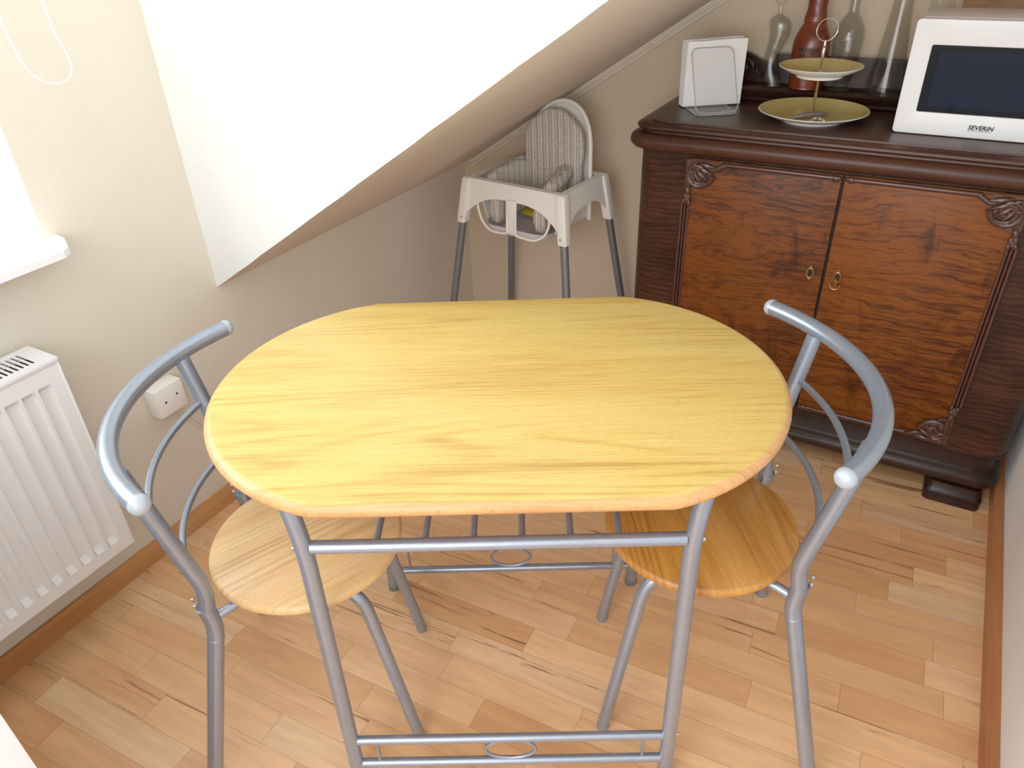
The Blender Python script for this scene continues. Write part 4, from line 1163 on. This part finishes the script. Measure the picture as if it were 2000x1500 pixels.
# densify near top where the arch closes
arch = []
for k in range(1, 24):
    a = PI - PI * k / 24
    arch.append(Vector((BXC + 0.110 * math.cos(a), 0.102 + 0.03 * (0.765 + 0.124 * math.sin(a) - 0.545) - 0.026 * abs(math.cos(a)) ** 2.5, 0.765 + 0.124 * math.sin(a))))
base_l = [shell_pt(-1, j / 12 * 0.62, 0.0) for j in range(13)]; base_r = [shell_pt(1, j / 12 * 0.62, 0.0) for j in range(12, -1, -1)]
add_tube(bm, [p + Vector((0, -0.001, 0)) for p in base_l + arch + base_r], 0.0068, n=10)
obj('backrest_rim', bm, M['plastic_cream'], bk)

# cushion resting in the highchair
cu = thing('highchair_cushion', 'grey striped fabric support cushion sitting in the white highchair', 'cushion', (hcx, hcy, 0), hca)
bm = BM()
Mb = Matrix.Translation((BXC - 0.010, 0.070, 0.712)) @ Matrix.Rotation(math.radians(-2), 4, 'X')
add_pillow(bm, 0.100, 0.024, 0.162, e=0.62, M=Mb, n=28, wrinkle=0.0008)
for v in bm.verts:   # wider arched head, curved round the back
    z = v.co.z; x = v.co.x - (BXC - 0.010)
    v.co.x += x * (0.10 if z > 0.72 else 0.02)
    if z > 0.80: v.co.x -= x * min(0.6, ((z - 0.80) / 0.075) ** 2 * 0.55)
    v.co.y -= 0.9 * x * x
obj('back_pad', bm, M['fabric'], cu)
def wing(s):
    bm = BM()
    Mw = Matrix.Translation((s * 0.098, -0.010, 0.627)) @ Matrix.Rotation(s * math.radians(-82), 4, 'Z')
    add_pillow(bm, 0.080, 0.022, 0.076, e=0.6, M=Mw, n=24, wrinkle=0.0012)
    roll = [Vector((s * (0.108 - 0.02 * q * q), -0.078 + 0.150 * q, 0.676 + 0.026 * q + 0.002 * math.sin(q * 25))) for q in [i / 16 for i in range(17)]]
    keep = set(bm.verts)
    for v in keep:
        q = (v.co.y + 0.010) / 0.080      # -1 front .. 1 back
        z = v.co.z
        if z > 0.62:
            v.co.z += 0.018 * max(0, q) 
            v.co.z += 0.004
        else:
            v.co.z -= 0.004 * max(0, -q)
            v.co.x -= s * (0.62 - z) * 0.22
        v.co.x -= s * 0.018 * q * (1 if q > 0 else 0.3)
    add_tube(bm, roll, [0.0205 + 0.0012 * math.sin(i * 1.9) for i in range(17)], n=18, round_end=True)
    add_pillow(bm, 0.024, 0.030, 0.052, e=0.75, M=Matrix.Translation((s * 0.084, -0.084, 0.588)), n=18, wrinkle=0.0008)
    return bm
o = obj('side_pad', wing(-1), M['fabric'], cu)
o = obj('side_pad', wing(1), M['fabric'], cu)
bm = BM(); add_pillow(bm, 0.075, 0.035, 0.010, e=0.7, M=Matrix.Translation((0.0, 0.035, 0.547)), n=16); obj('yellow_lining', bm, M['yellow'], cu)

# ------------------------------------------------------------------ camera
f = 1451.6
a, b, c = math.radians(-30.602), math.radians(32.807), math.radians(-2.332)
right = Vector((math.cos(a), -math.sin(a), 0)); fwd0 = Vector((math.sin(a), math.cos(a), 0)); up0 = Vector((0, 0, 1))
fwd = fwd0 * math.cos(b) - up0 * math.sin(b); up = up0 * math.cos(b) + fwd0 * math.sin(b)
r2 = right * math.cos(c) + up * math.sin(c); u2 = -right * math.sin(c) + up * math.cos(c)
cam = bpy.data.cameras.new('camera'); cam.sensor_width = 36; cam.lens = f / 2000 * 36; cam.clip_start = 0.02
co = bpy.data.objects.new('camera', cam); COL.objects.link(co)
R_ = Matrix((r2, u2, -fwd)).transposed().to_4x4()
co.matrix_world = Matrix.Translation((0, 0, 1.4)) @ R_
bpy.context.scene.camera = co

# ------------------------------------------------------------------ light
def area(name, loc, target, size, power, col, sy=None):
    L = bpy.data.lights.new(name, 'AREA'); L.energy = power; L.color = col; L.size = size
    if sy: L.shape = 'RECTANGLE'; L.size_y = sy
    o = bpy.data.objects.new(name, L); COL.objects.link(o); o.location = loc
    o.rotation_euler = (Vector(target) - Vector(loc)).to_track_quat('-Z', 'Y').to_euler()
    return o
area('window_daylight', (XL - 0.5, 0.15, 1.55), (0.0, 0.9, 0.6), 1.2, 30, (0.80, 0.94, 1.0), 1.2)
area('skylight_daylight', (-0.75, -0.85, 2.15), (-0.6, 1.3, 0.9), 1.2, 14, (0.97, 0.98, 1.0), 0.9)
area('room_fill', (-0.2, -1.3, 1.35), (-0.7, 2.2, 0.8), 1.6, 26, (1.0, 0.98, 0.95), 1.4)  # added fill light behind the camera, lifts the dark back of the room
w = bpy.data.worlds.new('world'); bpy.context.scene.world = w; w.use_nodes = True
nt = w.node_tree; bg = nt.nodes['Background']
bg.inputs['Color'].default_value = (0.92, 0.95, 1.0, 1); bg.inputs['Strength'].default_value = 1.7
sc = bpy.context.scene
sc.view_settings.view_transform = 'Standard'; sc.view_settings.look = 'None'
sc.view_settings.exposure = -0.05; sc.view_settings.gamma = 1.18
